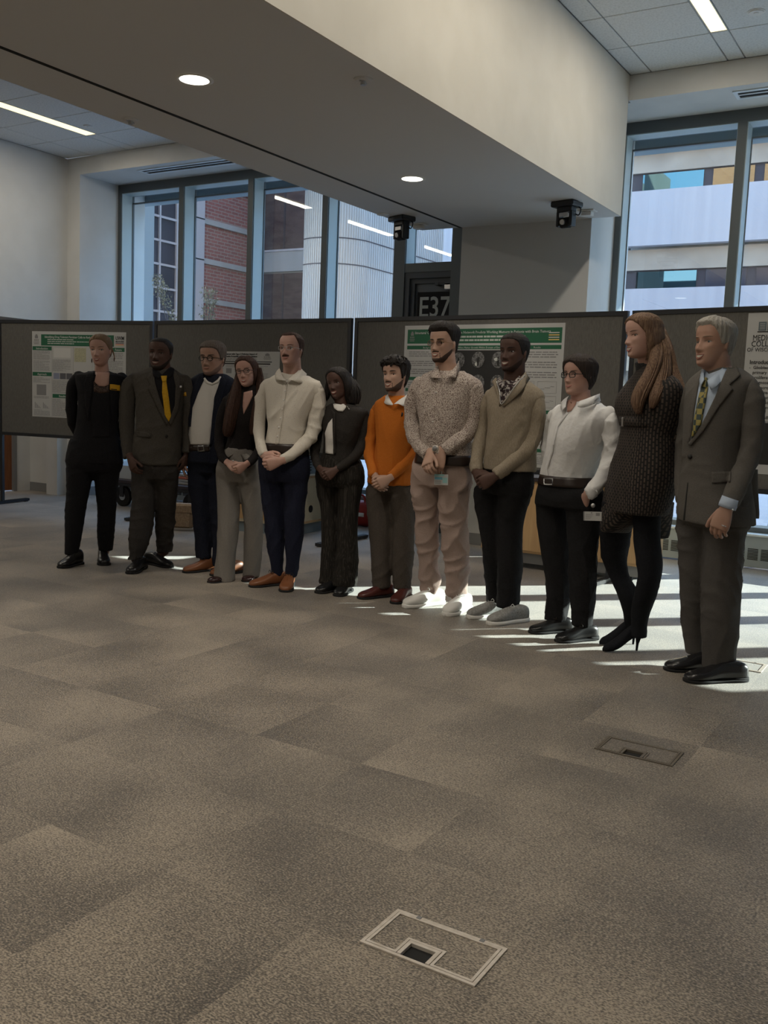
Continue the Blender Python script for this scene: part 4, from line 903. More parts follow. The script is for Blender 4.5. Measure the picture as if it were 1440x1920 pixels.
    def head(s, cx, cy, hpx, yaw, pitch=0., roll=0., f=.03, wide=1., fem=0., jaw=1., neck=(.058, .06), neck_to=None, ear=True, nshift=0.):
        c = s.P(cx, cy, f); h = hpx*depth(c)/F; n_ = s.rotd(s.cd, yaw); n_ = np.array([*n_, 0]); x_ = np.array([-n_[1], n_[0], 0]); z_ = s.z3; p, r = math.radians(pitch), math.radians(roll)
        n2 = n_*math.cos(p)+z_*math.sin(p); z2 = -n_*math.sin(p)+z_*math.cos(p); x3 = x_*math.cos(r)+z2*math.sin(r); z3 = -x_*math.sin(r)+z2*math.cos(r)
        H = s.H = Head(c, np.stack([x3, n2, z3], 1), h, wide, fem, jaw); v, f_ = H.grid(); s.body.append((v, f_))
        if ear:
            for sg in (-1, 1):
                w_ = float(H.wz(-.02)); e0 = H.W([[sg*(w_+.008), -.045, -.035]])[0]; axx = H.R[:, 0]*sg*.88+H.R[:, 1]*-.42; s.body.append(ellipsoid(e0, [nrm(axx)*.024*h, (H.R[:, 1]-H.R[:, 0]*sg*-.35)*.055*h, H.R[:, 2]*.105*h+H.R[:, 1]*-.015*h]))
        nb = s.P(*neck_to) if neck_to is not None else s.P(cx, cy+hpx*.95, -.01)
        nt_ = H.W([[0, -.04, -.22]])[0]; nm_ = nt_*.5+nb*.5; s.neck_base = nb; s.body.append(tube_vf([nt_+H.R[:, 2]*.02, nt_*.75+nb*.25, nm_, nb*.8+nt_*.2, nb, nb-s.z3*.05], [neck[0]*s.ks*.98, neck[0]*s.ks, neck[0]*s.ks, neck[1]*s.ks*1.02, neck[1]*s.ks*1.12, neck[1]*s.ks*1.3], 24)); return H
    def face(s, brow=(.04, .03, .025), iris=(.06, .035, .02), lips=(.30, .12, .10), smile=1, open_=.5, browt=.011, skin2=None, squint=1.):
        H = s.H; h = H.h; g = s.root
        em, im, bm, lm, tm_ = s.mt('eye_white', (.34, .32, .30), .25), s.mt('iris', iris, .15), s.mt('brow_hair', brow, .8), s.mt('lip', lips, .45), s.mt('tooth', (.62, .58, .50), .3)
        for sg in (-1, 1):
            x0 = sg*.137; y0 = H.fy(x0, .0)
            ey = mesh_obj('eye', *ellipsoid(H.W([[x0, y0-.004, .0]])[0], [(H.R[:, 0]-H.R[:, 1]*sg*.25)*.062*h, H.R[:, 1]*.016*h, H.R[:, 2]*.029*h*squint], 16, 8), em, g)
            mesh_obj('iris', *ellipsoid(H.W([[x0, y0+.007, .0]])[0], [H.R[:, 0]*.030*h, H.R[:, 1]*.009*h, H.R[:, 2]*.028*h*squint], 12, 6), im, ey)
            arc = [(x0+sg*u, H.fy(x0+sg*u, .02)+.002, .004+.030*squint*(1-(u/.075)**2)-.003) for u in np.linspace(-.07, .075, 8)]
            mesh_obj('eyelid', *tube_vf(H.W(arc), np.array([.004, .007, .008, .009, .009, .008, .007, .003])*h, 6), bm, g)
            arc = [(x0+sg*u, H.fy(x0+sg*u, .09)+.004, .085+.018*math.sin((u+.09)*11)) for u in np.linspace(-.075, .095, 9)]
            mesh_obj('eyebrow', *tube_vf(H.W(arc), np.array([.55, .9, 1, 1, 1, .9, .75, .55, .25])*browt*h, 8, 1.), bm, g)
        w_ = .105 if smile else .085; zc = -.298; up_ = .024*smile
        def arcl(z, w2, bow, n=11, dy=.0): return [(u*w2, H.fy(u*w2, z)+dy, z+up_*u*u*1.0+bow*(1-u*u)) for u in np.linspace(-1, 1, n)]
        rad = np.array([.25, .6, .85, 1, 1, .9, 1, 1, .85, .6, .25])
        op = .020*open_
        if open_ > 0:
            a_, b_ = arcl(zc, w_*.92, op*1.0, 11, .004), arcl(zc, w_*.92, -op*1.5, 11, .003); v = list(H.W(a_))+list(H.W(b_)); n = 11
            mesh_obj('teeth', v+[p-H.R[:, 1]*.01*h for p in v], [(k, k+1, n+k+1, n+k) for k in range(n-1)]+[(2*n+k+1, 2*n+k, 3*n+k, 3*n+k+1) for k in range(n-1)], tm_, g)
        mesh_obj('upper_lip', *tube_vf(H.W(arcl(zc+.004, w_, op*1.2, 11, .003)), rad*.0125*h, 8), lm, g); mesh_obj('lower_lip', *tube_vf(H.W(arcl(zc-.006, w_*.93, -op*1.9-.006*(open_ > 0)-.010, 11, .004)), rad*.0155*h, 8), lm, g)
    def mt(s, n, c, r=.7, **k):
        key = (n, c, r)
        if key not in MC: MC[key] = mat(n, c, r, **k)
        return MC[key]
    def finish_body(s):
        co, nl, fs = remesh(s.body, .0042, 1); V = [tuple(p) for p in co]; Fc = list(fs)
        for c2, f2 in s.handm: k = len(V); V += [tuple(p) for p in c2]; Fc += [tuple(i+k for i in q) for q in f2]
        s.bodyo = mesh_obj('body', V, Fc, s.skin, s.root); return s.bodyo
    def hair(s, off, m, name='hair', extra=(), z0=-.5):
        v, f_ = combine([s.H.grid(off, 110, 84)]+list(extra)); return mesh_obj(name, v, f_, m, s.root)
    def lock(s, pts, nsub=9, ratio=1., seed=0, jit=.5, base=.8):
        """a fall of hair: thick core plus fine strands around it; pts (x,y,f,rpx)"""
        rs = np.random.RandomState(seed); K = s.arm(pts); out = [tube_vf(K[:, :3], K[:, 3]*base, 14, 1.)]
        for k in range(int(nsub*2.4)):
            a_ = rs.uniform(0, 2*PI); q = rs.uniform(.72, 1.04); d = s.s3*math.cos(a_)+s.n3*math.sin(a_)*ratio; wv = .07*np.sin(np.linspace(0, 5, len(K))+rs.uniform(0, 6)); out.append(tube_vf(K[:, :3]+(K[:, 3]*q*(1+wv))[:, None]*d, np.maximum(K[:, 3]*rs.uniform(.06, .15), .0012), 5))
        return out
    def patch(s, name, m, poly, bvh, off=.004, th=.003, step=3.5, parent=None, f0=.12, **kw):
        P_ = [Vector(p) for p in poly]; n = len(P_); bd = []
        for i in range(n):
            a_, b_ = P_[i], P_[(i+1) % n]; k = max(1, int((b_-a_).length/step)); bd += [a_.lerp(b_, j/k) for j in range(k)]
        xs = [p.x for p in P_]; ys = [p.y for p in P_]; pts = list(bd); nb = len(bd)
        gx = np.arange(min(xs)+step/2, max(xs), step); gy = np.arange(min(ys)+step/2, max(ys), step)
        for x in gx:
            for y in gy:
                if all((Vector((x, y))-b_).length > step*.55 for b_ in bd): pts.append(Vector((x, y)))
        vv, ee, ff, *_ = geometry.delaunay_2d_cdt(pts, [(i, (i+1) % nb) for i in range(nb)], [], 1, 1e-4)
        co, nr = [], []
        for p in vv:
            d = Vector(ray(p.x, p.y)).normalized(); o = Vector(CAM); h_ = bvh.ray_cast(o, d)
            if h_[0] is None:
                q = Vector(s.P(p.x, p.y, f0)); h_ = bvh.find_nearest(q); loc_ = h_[0] if h_[0] is not None else q; nn = -d
            else: loc_ = h_[0]; nn = h_[1] if h_[1].dot(d) < 0 else -h_[1]
            nn = (nn-d*.6).normalized(); co.append(loc_+nn*off); nr.append(nn)
        if not ff: return None
        k = len(co); V = [tuple(p) for p in co]+[tuple(p-q*(th+.004)) for p, q in zip(co, nr)]; ff = [tuple(q) for q in ff]
        # orient to camera
        q = ff[0]; a_, b_, c_ = (Vector(V[i]) for i in q[:3])
        if (b_-a_).cross(c_-a_).dot(a_-Vector(CAM)) > 0: ff = [t[::-1] for t in ff]
        from collections import Counter
        ed = Counter(); 
        for t in ff:
            for i in range(len(t)): ed[(t[i], t[(i+1) % len(t)])] += 1
        side = [(b_, a_, a_+k, b_+k) for (a_, b_) in ed if (b_, a_) not in ed]
        return mesh_obj(name, V, ff+[tuple(i+k for i in t[::-1]) for t in ff]+side, m, parent or s.root, smooth=True, **kw)
    def band(s, name, m, L, sc=1.03, parent=None):
        v, f_ = loft(s.rings(L, sc), 40, 2.3, 2); return mesh_obj(name, v, f_, m, parent or s.root)
    def shoe(s, toe, ang, m, sole=None, L=.29, k=1., h=1., st='dress', name='shoe', lace=None, wd=1., zoff=0.):
        T = atz(*toe); d = s.rotd(s.cd, ang); d3 = np.array([*d, 0]); sx = np.array([-d[1], d[0], 0.]); L = L*k*s.ks; heel = T-d3*L; s.shoes_at.append(heel+d3*.085*s.ks)
        ts = np.array([0, .04, .14, .28, .42, .56, .70, .82, .92, .98, 1.]); W_ = np.array([.014, .026, .034, .034, .035, .041, .047, .047, .038, .024, .008])*wd*s.ks
        Hh = {'dress': [.05, .075, .088, .092, .086, .070, .055, .046, .038, .028, .016], 'boot': [.06, .10, .115, .118, .11, .078, .058, .048, .040, .030, .016], 'sneaker': [.055, .085, .098, .102, .098, .085, .070, .060, .050, .038, .020], 'flat': [.04, .055, .05, .034, .03, .032, .036, .034, .028, .022, .014]}[st]
        Hh = np.array(Hh)*h*s.ks; bz = {'dress': .012, 'boot': .014, 'sneaker': .022, 'flat': .006}[st]; up_ = s.z3
        R_ = [(heel+d3*L*t+up_*((hh+bz)/2+zoff), sx, up_, w_, (hh-bz)/2+.006) for t, w_, hh in zip(ts, W_, Hh)]; v, f_ = loft(R_, 22, 2.5, 3); o = mesh_obj(name, v, f_, m, s.root)
        R_ = [(heel+d3*(L*t+(.003 if t > .5 else -.003))+up_*(bz/2+zoff+.001), sx, up_, w_+.004, bz/2+.002) for t, w_ in zip(ts, W_)]; v, f_ = loft(R_, 20, 5, 2)
        mesh_obj('sole', v, f_, sole or M['rubber'], o)
        if st == 'dress': v, f_ = loft([(heel+d3*(-.003+L*t)+up_*.012, sx, up_, w_, .012) for t, w_ in ((0, .02), (.05, .034), (.2, .037), (.24, .034))], 16, 4, 2); mesh_obj('heel', v, f_, sole or M['rubber'], o)
        if lace:
            q = MB()
            for j in range(5):
                t = .46+.055*j; hh = float(np.interp(t, ts, Hh)); w_ = .020; c = heel+d3*L*t+up_*(hh+.002+zoff); q.tube([c-sx*w_-up_*.006, c+up_*.003, c+sx*w_-up_*.006], .0022, 6)
            c = heel+d3*L*.46+up_*(float(np.interp(.46, ts, Hh))+.006+zoff)
            for sg in (-1, 1): q.tube(spline([c, c+sx*sg*.02+up_*.018, c+sx*sg*.035+up_*.004, c+sx*sg*.012+d3*.01], 4), .0018, 5)
            q.build('lace', lace, o, smooth=True)
        return o
    def leg(s, L, i=0, tr=1.0, f_top=0.):
        """ring stack down one leg; depth runs from the hip plane to this leg's shoe"""
        A = s.shoes_at[i]; fb = float((A-s.B)@s.n3); ys = [q[0] for q in L]; out = []
        for q in L:
            y, xl, xr = q[:3]; u = (y-ys[0])/(ys[-1]-ys[0]); f = f_top*(1-u)+fb*u+(q[3] if len(q) > 3 else 0); C = s.P((xl+xr)/2, y, f); W = (xr-xl)/2*depth(C)/F; out.append((C, s.s3, s.n3, W, W*tr))
        s.body.append(tube_vf([out[0][0]+s.z3*.1]+[r[0] for r in out]+[A+s.z3*.03], [.04]+[min(.042, r[3]*.6) for r in out]+[.03], 10)); return loft(out, 24, 2.1, 4)
    def glasses(s, m, shape='round', r=.085, wire=.006, tint=None, ratio=.85, drop=-.005):
        H = s.H; h = H.h; q = MB(); lns = []; g = s.root; yf = max(H.fy(.137, 0.)+.045, H.fy(0, .03)+.02)
        for sg in (-1, 1):
            cx = sg*(r+.058); e_ = {'round': 2., 'rect': 4., 'oval': 2.4}[shape]; loop = []
            for k in range(25):
                a_ = 2*PI*k/24; c, sn = math.cos(a_), math.sin(a_); x = cx+r*math.copysign(abs(c)**(2/e_), c); z = drop+r*ratio*math.copysign(abs(sn)**(2/e_), sn); loop.append((x, yf-.22*abs(x-sg*.05)**1.5, z))
            q.tube(H.W(loop), wire*h, 6)
            ln = MB(); lns.append(ln); lp = H.W([(p[0], p[1]-.002, p[2]) for p in loop[:24]]); ln.add(list(lp)+[H.W([[cx, yf-.22*abs(cx)**1.5+.002, drop]])[0]], [(k, (k+1) % 24, 24) for k in range(24)])
            xo = cx+sg*r; q.tube(H.W([(xo, yf-.22*abs(xo)**1.5, drop+.02), (sg*(float(H.wz(0.))+.012), .18, .01), (sg*(float(H.wz(0.))+.016), .0, .01), (sg*(float(H.wz(0))+.016), -.10, -.03)]), wire*.9*h, 6)
        q.tube(H.W([(-.06, yf, drop+.015), (0, yf+.012, drop+.03), (.06, yf, drop+.015)]), wire*h, 6)
        o = q.build('glasses', m, g, smooth=True); [l_.build('lens', tint or M['lens'], o, smooth=True) for l_ in lns]; return o
MC = {}
M['lens'] = glassmat('spectacle_lens', (.9, .9, .9), 1.5)
def slim(L, a_=.13):
    """draw the trunk in between armpits and hem, so that the arms stand clear of it"""
    n = len(L); out = []
    for i, q in enumerate(L):
        u = (i-2)/(n-3) if i > 2 else 0; k = 1-a_*math.sin(PI*min(1, u*1.05)) if u > 0 else 1; c, h_ = (q[1]+q[2])/2, (q[2]-q[1])/2*k; out.append((q[0], c-h_, c+h_, *q[3:]))
    return out
def collar(s, name, m, pts, th=.004, parent=None):
    """folded shirt collar: two-edge ribbon, pts = [(inner px,py,f),(outer px,py,f)]"""
    a_ = spline(np.array([s.P(*p[0]) for p in pts]), 4); b_ = spline(np.array([s.P(*p[1]) for p in pts]), 4); n = len(a_); nn = s.n3*th
    mid = (a_+b_)/2+s.n3*.006
    v = list(a_)+list(mid)+list(b_)+list(a_-nn)+list(mid-nn)+list(b_-nn); f = []
    for r in range(2):
        for k in range(n-1): f.append((r*n+k, r*n+k+1, (r+1)*n+k+1, (r+1)*n+k)); f.append(((3+r)*n+k, (4+r)*n+k, (4+r)*n+k+1, (3+r)*n+k+1))
    for k in range(n-1): f.append((k, 3*n+k, 3*n+k+1, k+1)); f.append((2*n+k, 2*n+k+1, 5*n+k+1, 5*n+k))
    f += [(0, n, 4*n, 3*n), (n, 2*n, 5*n, 4*n), (n-1, 4*n-1, 5*n-1, 2*n-1), (2*n-1, 5*n-1, 6*n-1, 3*n-1)]
    return mesh_obj(name, v, f, m, parent or s.root)
# ------------------------------------------------------------------ people: fabrics and skin
def fab(name, c, c2=None, sc=160, s=(1, 1, 1), lo=.35, hi=.65, r=.88, bump=(220, .25, (1, 1, 1)), spec=.2): return mat(name, c, r, spec=spec, noise=(sc, c2, s, lo, hi) if c2 else None, bump=bump)
S_pale = mat('fair_skin', (.50, .31, .25), .5, spec=.35, noise=(9, (.43, .24, .19), (1, 1, 1), .42, .7))
S_tan = mat('tanned_skin', (.42, .255, .19), .5, spec=.35, noise=(9, (.36, .20, .145), (1, 1, 1), .42, .7))
S_olive = mat('olive_skin', (.44, .28, .21), .5, spec=.35, noise=(9, (.37, .22, .16), (1, 1, 1), .42, .7))
S_dark = mat('dark_brown_skin', (.115, .058, .040), .55, spec=.35, noise=(9, (.09, .043, .03), (1, 1, 1), .42, .7))
S_deep = mat('deep_brown_skin', (.088, .046, .035), .55, spec=.35, noise=(9, (.065, .032, .023), (1, 1, 1), .42, .7))
def hairm(n, c, c2, sc=190, s=(1, 1, .06)): return mat(n, c, .62, spec=.22, noise=(sc, c2, s, .3, .75), bump=(260, .5, s))
H_blonde = hairm('dark_blonde_hair', (.17, .105, .060), (.30, .20, .12)); H_black = hairm('black_hair', (.010, .008, .008), (.028, .023, .02)); H_grey = hairm('grey_brown_hair', (.075, .055, .045), (.17, .14, .12))
H_brown = hairm('dark_brown_hair', (.030, .015, .011), (.075, .038, .026)); H_silver = hairm('silver_hair', (.26, .24, .21), (.45, .43, .39)); H_long = hairm('long_golden_brown_hair', (.085, .046, .032), (.27, .175, .11))
blackc = fab('black_suiting', (.010, .010, .012), (.016, .016, .019)); navy = fab('navy_suiting', (.010, .012, .022), (.017, .02, .033)); greys = fab('charcoal_suiting', (.062, .056, .048), (.085, .077, .066)); greyt = fab('charcoal_trousers', (.040, .037, .035), (.055, .050, .047))
whitec = fab('white_cotton', (.66, .64, .60), None, bump=(60, .25, (1, 1, 1))); bel = mat('dark_leather', (.022, .013, .010), .35, spec=.5); shoeb = mat('black_shoe_leather', (.012, .012, .013), .28, spec=.5); shoebr = mat('brown_shoe_leather', (.20, .075, .030), .42, spec=.5)
lace = mat('shoe_lace', (.03, .025, .02), .8)

# ---- 1: woman, black blazer
p = Person((163, 1059), 8, 'woman in a black blazer with a yellow name badge, arms behind her back', S_pale, .97)
p.shoe((112, 1066), 38, shoeb, st='boot', k=.88); p.shoe((196, 1061), -4, shoeb, st='boot', k=.86)
lf = [p.leg([(862, 126, 178), (885, 125, 175), (927, 125, 166), (960, 122, 160), (1000, 122, 154), (1040, 121, 146)], 0), p.leg([(862, 172, 228), (885, 176, 224), (927, 180, 219), (960, 183, 217), (1000, 182, 214), (1032, 185, 211)], 1)]
hip = loft(p.rings([(822, 134, 224, .11), (845, 128, 228, .125), (868, 125, 229, .125), (884, 130, 224, .10)]))
p.garment('trousers', blackc, lf+[hip], .0095, .0035, 1)
T1 = [(696, 178, 206, .035), (701, 156, 222, .07), (705, 143, 236, .095), (722, 141, 238, .115), (750, 143, 236, .13), (780, 140, 228, .118), (805, 138, 224, .112), (840, 131, 229, .128), (868, 128, 230, .13)]
p.body.append(loft(p.rings(slim(T1), .74)))
a1 = p.sleeve([(148, 706, -.01, 11), (136, 726, -.02, 11.5), (134, 765, -.05, 10.5), (139, 797, -.09, 9.5), (152, 822, -.13, 8), (170, 838, -.15, 7)]); a2 = p.sleeve([(228, 708, -.01, 11), (236, 728, -.02, 11), (237, 768, -.05, 10.5), (230, 800, -.09, 9.5), (214, 824, -.14, 8), (196, 838, -.15, 7)])
jk, bv = p.garment('blazer', blackc, [loft(p.rings(slim(T1))), a1, a2], .009, .004, 2)
p.hand((172, 840, -.16), (182, 852, -.18), (0, -1, 0), (0, 0, 1)); p.hand((192, 840, -.17), (186, 856, -.19), (0, -1, 0), (0, 0, 1))
p.head(189, 657, 57, 22, 0, 2, fem=.8, wide=.98, jaw=.93, neck=(.048, .05), neck_to=(191, 697, .0))
p.finish_body(); p.face(brow=(.09, .055, .035), iris=(.10, .12, .12), lips=(.36, .13, .11), smile=1, open_=.7, browt=.008)
p.hair(hair_off(.33, ([0, 25, 45, 60, 75, 90, 105, 125, 150, 180], [.33, .31, .22, .10, .03, .0, -.06, -.16, -.22, -.24]), .018, .035, .045, .004, 40, part=-.06, seed=1), H_blonde, extra=p.lock([(209, 652, .02, 2), (213, 664, .02, 1.2), (215, 674, .02, .6)], 2, seed=4))
p.patch('neckline_skin', S_pale, [(177, 688), (180, 704), (177, 716), (185, 724), (196, 725), (204, 721), (205, 706), (207, 688)], bv, .004)
p.patch('sequinned_top', fab('sequin_mesh', (.02, .015, .014), (.16, .10, .075), 260, (1, 1, 1), .48, .6, .4), [(175, 714), (180, 721), (188, 726), (198, 726), (204, 722), (205, 735), (190, 738), (176, 734)], bv, .007)
p.patch('black_top', blackc, [(175, 734), (190, 738), (205, 735), (207, 780), (205, 820), (175, 820), (170, 770)], bv, .005)
for q in ([(168, 690), (177, 689), (176, 712), (172, 740), (166, 790), (160, 760), (158, 720), (163, 702)], [(207, 689), (213, 692), (221, 706), (219, 735), (210, 790), (207, 760), (205, 715)]): p.patch('lapel', blackc, q, bv, .009, .004)
p.patch('name_badge', mat('yellow_badge', (.62, .34, .015), .4), [(206, 720.5), (224, 722.5), (224, 733), (206, 731)], bv, .012, .002); p.patch('badge_text', M['ink'], [(208, 729), (218, 730), (218, 731.6), (208, 730.6)], bv, .0165, .001)
for x, z, f in ((214, 674, .06), (172, 676, .11)): mesh_obj('earring', *ellipsoid(p.P(x, z, f), [np.array([.004, 0, 0]), np.array([0, .004, 0]), np.array([0, 0, .016])]), mat('dark_earring', (.05, .02, .015), .3), p.root)

# ---- 2: man, grey suit yellow tie
p = Person((279, 1065), 14, 'man in a charcoal grey suit with a black shirt and bright yellow tie', S_deep, .98)
p.shoe((243, 1077), 20, shoeb, L=.30, lace=lace); p.shoe((322, 1065), -42, shoeb, L=.30, lace=lace)
lf = [p.leg([(880, 247, 292), (905, 246, 291), (940, 247, 290), (980, 243, 288), (1015, 241, 280), (1040, 243, 270), (1049, 240, 268)], 0), p.leg([(880, 290, 336), (905, 291, 334), (940, 291, 331), (980, 291, 327), (1012, 293, 324), (1034, 295, 323)], 1)]
p.garment('trousers', greyt, lf+[loft(p.rings([(850, 250, 336, .12), (875, 247, 337, .125), (897, 250, 333, .10)]))], .0095, .006, 3)
T2 = [(690, 280, 322, .06), (697, 266, 334, .085), (706, 252, 350, .105), (722, 248, 354, .125), (755, 250, 352, .14), (795, 252, 347, .14), (830, 248, 345, .14), (870, 247, 340, .14)]
p.body.append(loft(p.rings(slim(T2), .74)))
a1 = p.sleeve([(252, 712, 0, 14), (242, 732, 0, 16), (238, 770, .0, 15.5), (238, 805, .0, 14.5), (240, 835, .02, 13), (243, 858, .04, 12)]); a2 = p.sleeve([(346, 714, 0, 13), (354, 735, 0, 14), (357, 775, 0, 13.5), (356, 815, .0, 12.5), (352, 850, .03, 11)])
jk, bv = p.garment('suit_jacket', greys, [loft(p.rings(slim(T2))), a1, a2], .009, .005, 4)
p.hand((244, 858, .13), (249, 874, .15), (.7, -.8, 0), (.55, .8, 0), 30, 1.02, tcurl=8); p.hand((350, 852, .02), (347, 868, .02), (-1, -.4, 0), (0, 1, 0), 30)
p.head(301, 664, 60, 22, 3, -2, wide=1.07, neck=(.066, .068), neck_to=(305, 700, .0))
p.finish_body(); p.face(brow=(.012, .01, .01), iris=(.02, .012, .01), lips=(.16, .06, .05), smile=1, open_=.6)
p.hair(hair_off(.31, ([0, 30, 50, 64, 78, 90, 102, 130, 180], [.34, .33, .24, .12, -.02, -.04, .02, -.18, -.26]), .004, .008, .006, .001, 30, seed=2), H_black)
bd = p.H.grid(beard_off(True, True, .006), 100, 70); mesh_obj('beard', *bd, mat('short_black_beard', (.022, .015, .012), .8), p.root)
p.patch('black_shirt', blackc, [(287, 692), (296, 700), (305, 706), (320, 690), (330, 700), (331, 730), (327, 770), (319, 795), (308, 775), (298, 745), (289, 715)], bv, .005)
for q in ([(288, 692), (283, 700), (276, 708), (283, 722), (279, 728), (297, 768), (313, 798), (316, 790), (303, 757), (291, 718)], [(322, 688), (331, 700), (338, 712), (337, 724), (340, 730), (334, 768), (320, 798), (316, 790), (327, 760), (329, 724)]): p.patch('lapel', greys, q, bv, .011, .006)
for q in ([(286, 694), (292, 691), (304, 704), (297, 712), (288, 706)], [(304, 704), (318, 689), (326, 694), (325, 704), (314, 712)]): p.patch('shirt_collar', blackc, q, bv, .014, .006)
p.patch('tie', fab('yellow_silk', (.62, .36, .02), (.56, .31, .015), 90, (1, 1, 1), .4, .6, .45), [(303, 707), (313, 707), (312, 716), (315, 735), (320, 780), (316, 791), (309, 778), (304, 735), (305, 716)], bv, .015, .006); p.patch('tie_knot', fab('yellow_silk_knot', (.62, .36, .02), r=.45), [(302, 706), (313, 706), (311, 717), (305, 717)], bv, .021, .006)
p.patch('pocket_flap', greys, [(257, 808), (283, 812), (283, 822), (257, 818)], bv, .006, .004); p.patch('lapel_pin', M['white'], [(336, 723), (339, 723), (339, 727), (336, 727)], bv, .018, .003)
p.patch('pocket_square', mat('yellow_pocket_square', (.55, .30, .03), .6), [(343, 742), (346, 736), (349, 735), (350, 743)], bv, .008, .004); p.patch('jacket_button', M['ink'], [(310, 816), (313, 815), (315, 818), (313, 821), (310, 820)], bv, .008, .004)

# ---- 3: man, white tee, navy jacket
p = Person((390, 1068), 26, 'man in a white T-shirt under an open navy jacket, with dark round glasses', S_tan, .99)
p.shoe((344, 1074), 62, shoebr, L=.285, lace=lace); p.shoe((396, 1080), 55, shoebr, L=.285)
lf = [p.leg([(868, 352, 396), (895, 352, 396), (930, 357, 395), (970, 361, 395), (1010, 365, 397), (1046, 368, 396)], 0), p.leg([(868, 390, 412), (930, 392, 412), (970, 395, 413), (1020, 398, 414), (1062, 399, 413)], 1)]
p.garment('trousers', navy, lf+[loft(p.rings([(832, 356, 412, .12), (858, 353, 413, .125), (885, 355, 412, .10)]))], .0095, .005, 5)
T3 = [(700, 378, 420, .06), (706, 366, 432, .08), (714, 357, 440, .10), (730, 353, 443, .12), (765, 353, 440, .145), (800, 352, 436, .155), (830, 354, 430, .15), (868, 352, 426, .14)]
p.body.append(loft(p.rings(slim(T3), .74)))
a1 = p.sleeve([(361, 722, 0, 11), (355, 745, 0, 12), (352, 785, -.01, 11.5), (349, 820, .0, 11), (346, 846, .02, 10), (345, 862, .04, 9.5)]); a2 = p.sleeve([(432, 722, 0, 11), (440, 745, 0, 12), (441, 790, -.02, 11), (436, 830, 0, 10), (428, 860, 0, 9)])
jk, bv = p.garment('jacket', navy, [loft(p.rings(slim(T3))), a1, a2], .009, .004, 6)
p.hand((344, 862, .05), (344, 876, .06), (.9, -.4, 0), (.3, 1, 0), 18, .95, tcurl=5); p.hand((426, 862, 0), (425, 876, 0), (-1, 0, 0), (0, 1, 0), 25)
p.head(399, 672, 62, 30, -2, 0, wide=1.06, jaw=1.05, neck=(.064, .068), neck_to=(403, 712, .0))
p.finish_body(); p.face(brow=(.05, .04, .035), iris=(.05, .03, .02), lips=(.28, .13, .10), smile=1, open_=0.)
p.hair(hair_off(.30, ([0, 30, 46, 60, 74, 88, 100, 130, 180], [.31, .30, .26, .12, -.05, -.06, .02, -.22, -.30]), .018, .05, .025, .005, 34, seed=3), H_grey)
mesh_obj('beard', *p.H.grid(beard_off(True, True, .005), 100, 70), mat('grey_stubble', (.22, .14, .11), .85), p.root); p.glasses(M['rubber'], 'round', .088, .010)
p.patch('white_tshirt', whitec, [(383, 712), (388, 718), (397, 721), (407, 716), (414, 706), (412, 722), (404, 745), (400, 775), (396, 805), (393, 834), (358, 833), (355, 815), (358, 790), (360, 765), (368, 738)], bv, .007, .004); p.patch('tshirt_neckband', whitec, [(382, 711), (385, 709), (391, 716), (399, 719), (408, 713), (412, 707), (415, 708), (409, 718), (398, 723), (387, 719)], bv, .013, .004)
for q in ([(380, 702), (384, 711), (372, 737), (362, 765), (359, 800), (355, 800), (356, 760), (363, 728), (372, 708)], [(413, 700), (418, 704), (424, 715), (412, 760), (404, 800), (396, 834), (393, 834), (397, 790), (402, 745), (411, 720)]): p.patch('lapel', navy, q, bv, .012, .005)
p.band('belt', bel, [(834, 355, 412, .135), (846, 354, 413, .137)], 1.05); p.patch('belt', bel, [(358, 833.5), (394, 834.5), (393, 846), (357, 845)], bv, .006, .004); p.patch('belt_buckle', M['metal'], [(371, 835), (383, 834.5), (384, 846), (372, 847)], bv, .012, .004); p.patch('buckle_gap', bel, [(373, 837), (381, 836.5), (382, 844), (374, 845)], bv, .0155, .003)
p.patch('trouser_front', navy, [(357, 846), (393, 847), (392, 868), (354, 868)], bv, .006, .004)

# ---- 4: woman long dark hair
p = Person((432, 1084), 16, 'woman with very long dark hair, glasses, black top and pale grey flared trousers', S_pale, .93)
greyp = fab('pale_grey_trousers', (.185, .172, .155), (.215, .20, .18)); shoem = mat('dark_maroon_shoe', (.03, .012, .012), .25, spec=.5)
p.shoe((392, 1093), 50, shoem, st='flat', k=.86, L=.27); p.shoe((462, 1092), 15, shoem, st='flat', k=.86, L=.27)
lf = [p.leg([(888, 404, 447), (910, 405, 449), (940, 407, 449), (985, 409.5, 447), (1030, 407, 442), (1065, 403, 440), (1089, 400, 440)], 0), p.leg([(888, 446, 487), (910, 449, 489), (940, 453, 491), (985, 458, 493), (1030, 457, 492), (1060, 456, 489), (1081, 454, 486)], 1)]
p.garment('flared_trousers', greyp, lf+[loft(p.rings([(838, 424, 476, .10), (855, 414, 481, .115), (880, 405, 487, .125), (903, 408, 486, .10)]))], .009, .005, 7)
T4 = [(722, 450, 482, .05), (732, 436, 494, .07), (742, 426, 502, .085), (760, 420, 503, .105), (785, 422, 500, .125), (815, 424, 490, .105), (838, 422, 482, .10), (850, 418, 478, .10)]
p.body.append(loft(p.rings(slim(T4), .74)))
a1 = p.sleeve([(426, 750, 0, 9), (417, 775, 0, 10), (412, 805, -.01, 9.5), (411, 833, .02, 9), (417, 856, .10, 8), (428, 869, .16, 7)]); a2 = p.sleeve([(496, 752, 0, 9), (499, 780, -.01, 9.5), (496, 815, -.02, 9.5), (488, 842, .04, 9), (473, 862, .11, 8), (460, 872, .16, 7.5)])
tp, bv = p.garment('black_top', fab('black_knit', (.012, .010, .010), (.02, .017, .017)), [loft(p.rings(slim(T4))), a1, a2], .0085, .004, 8)
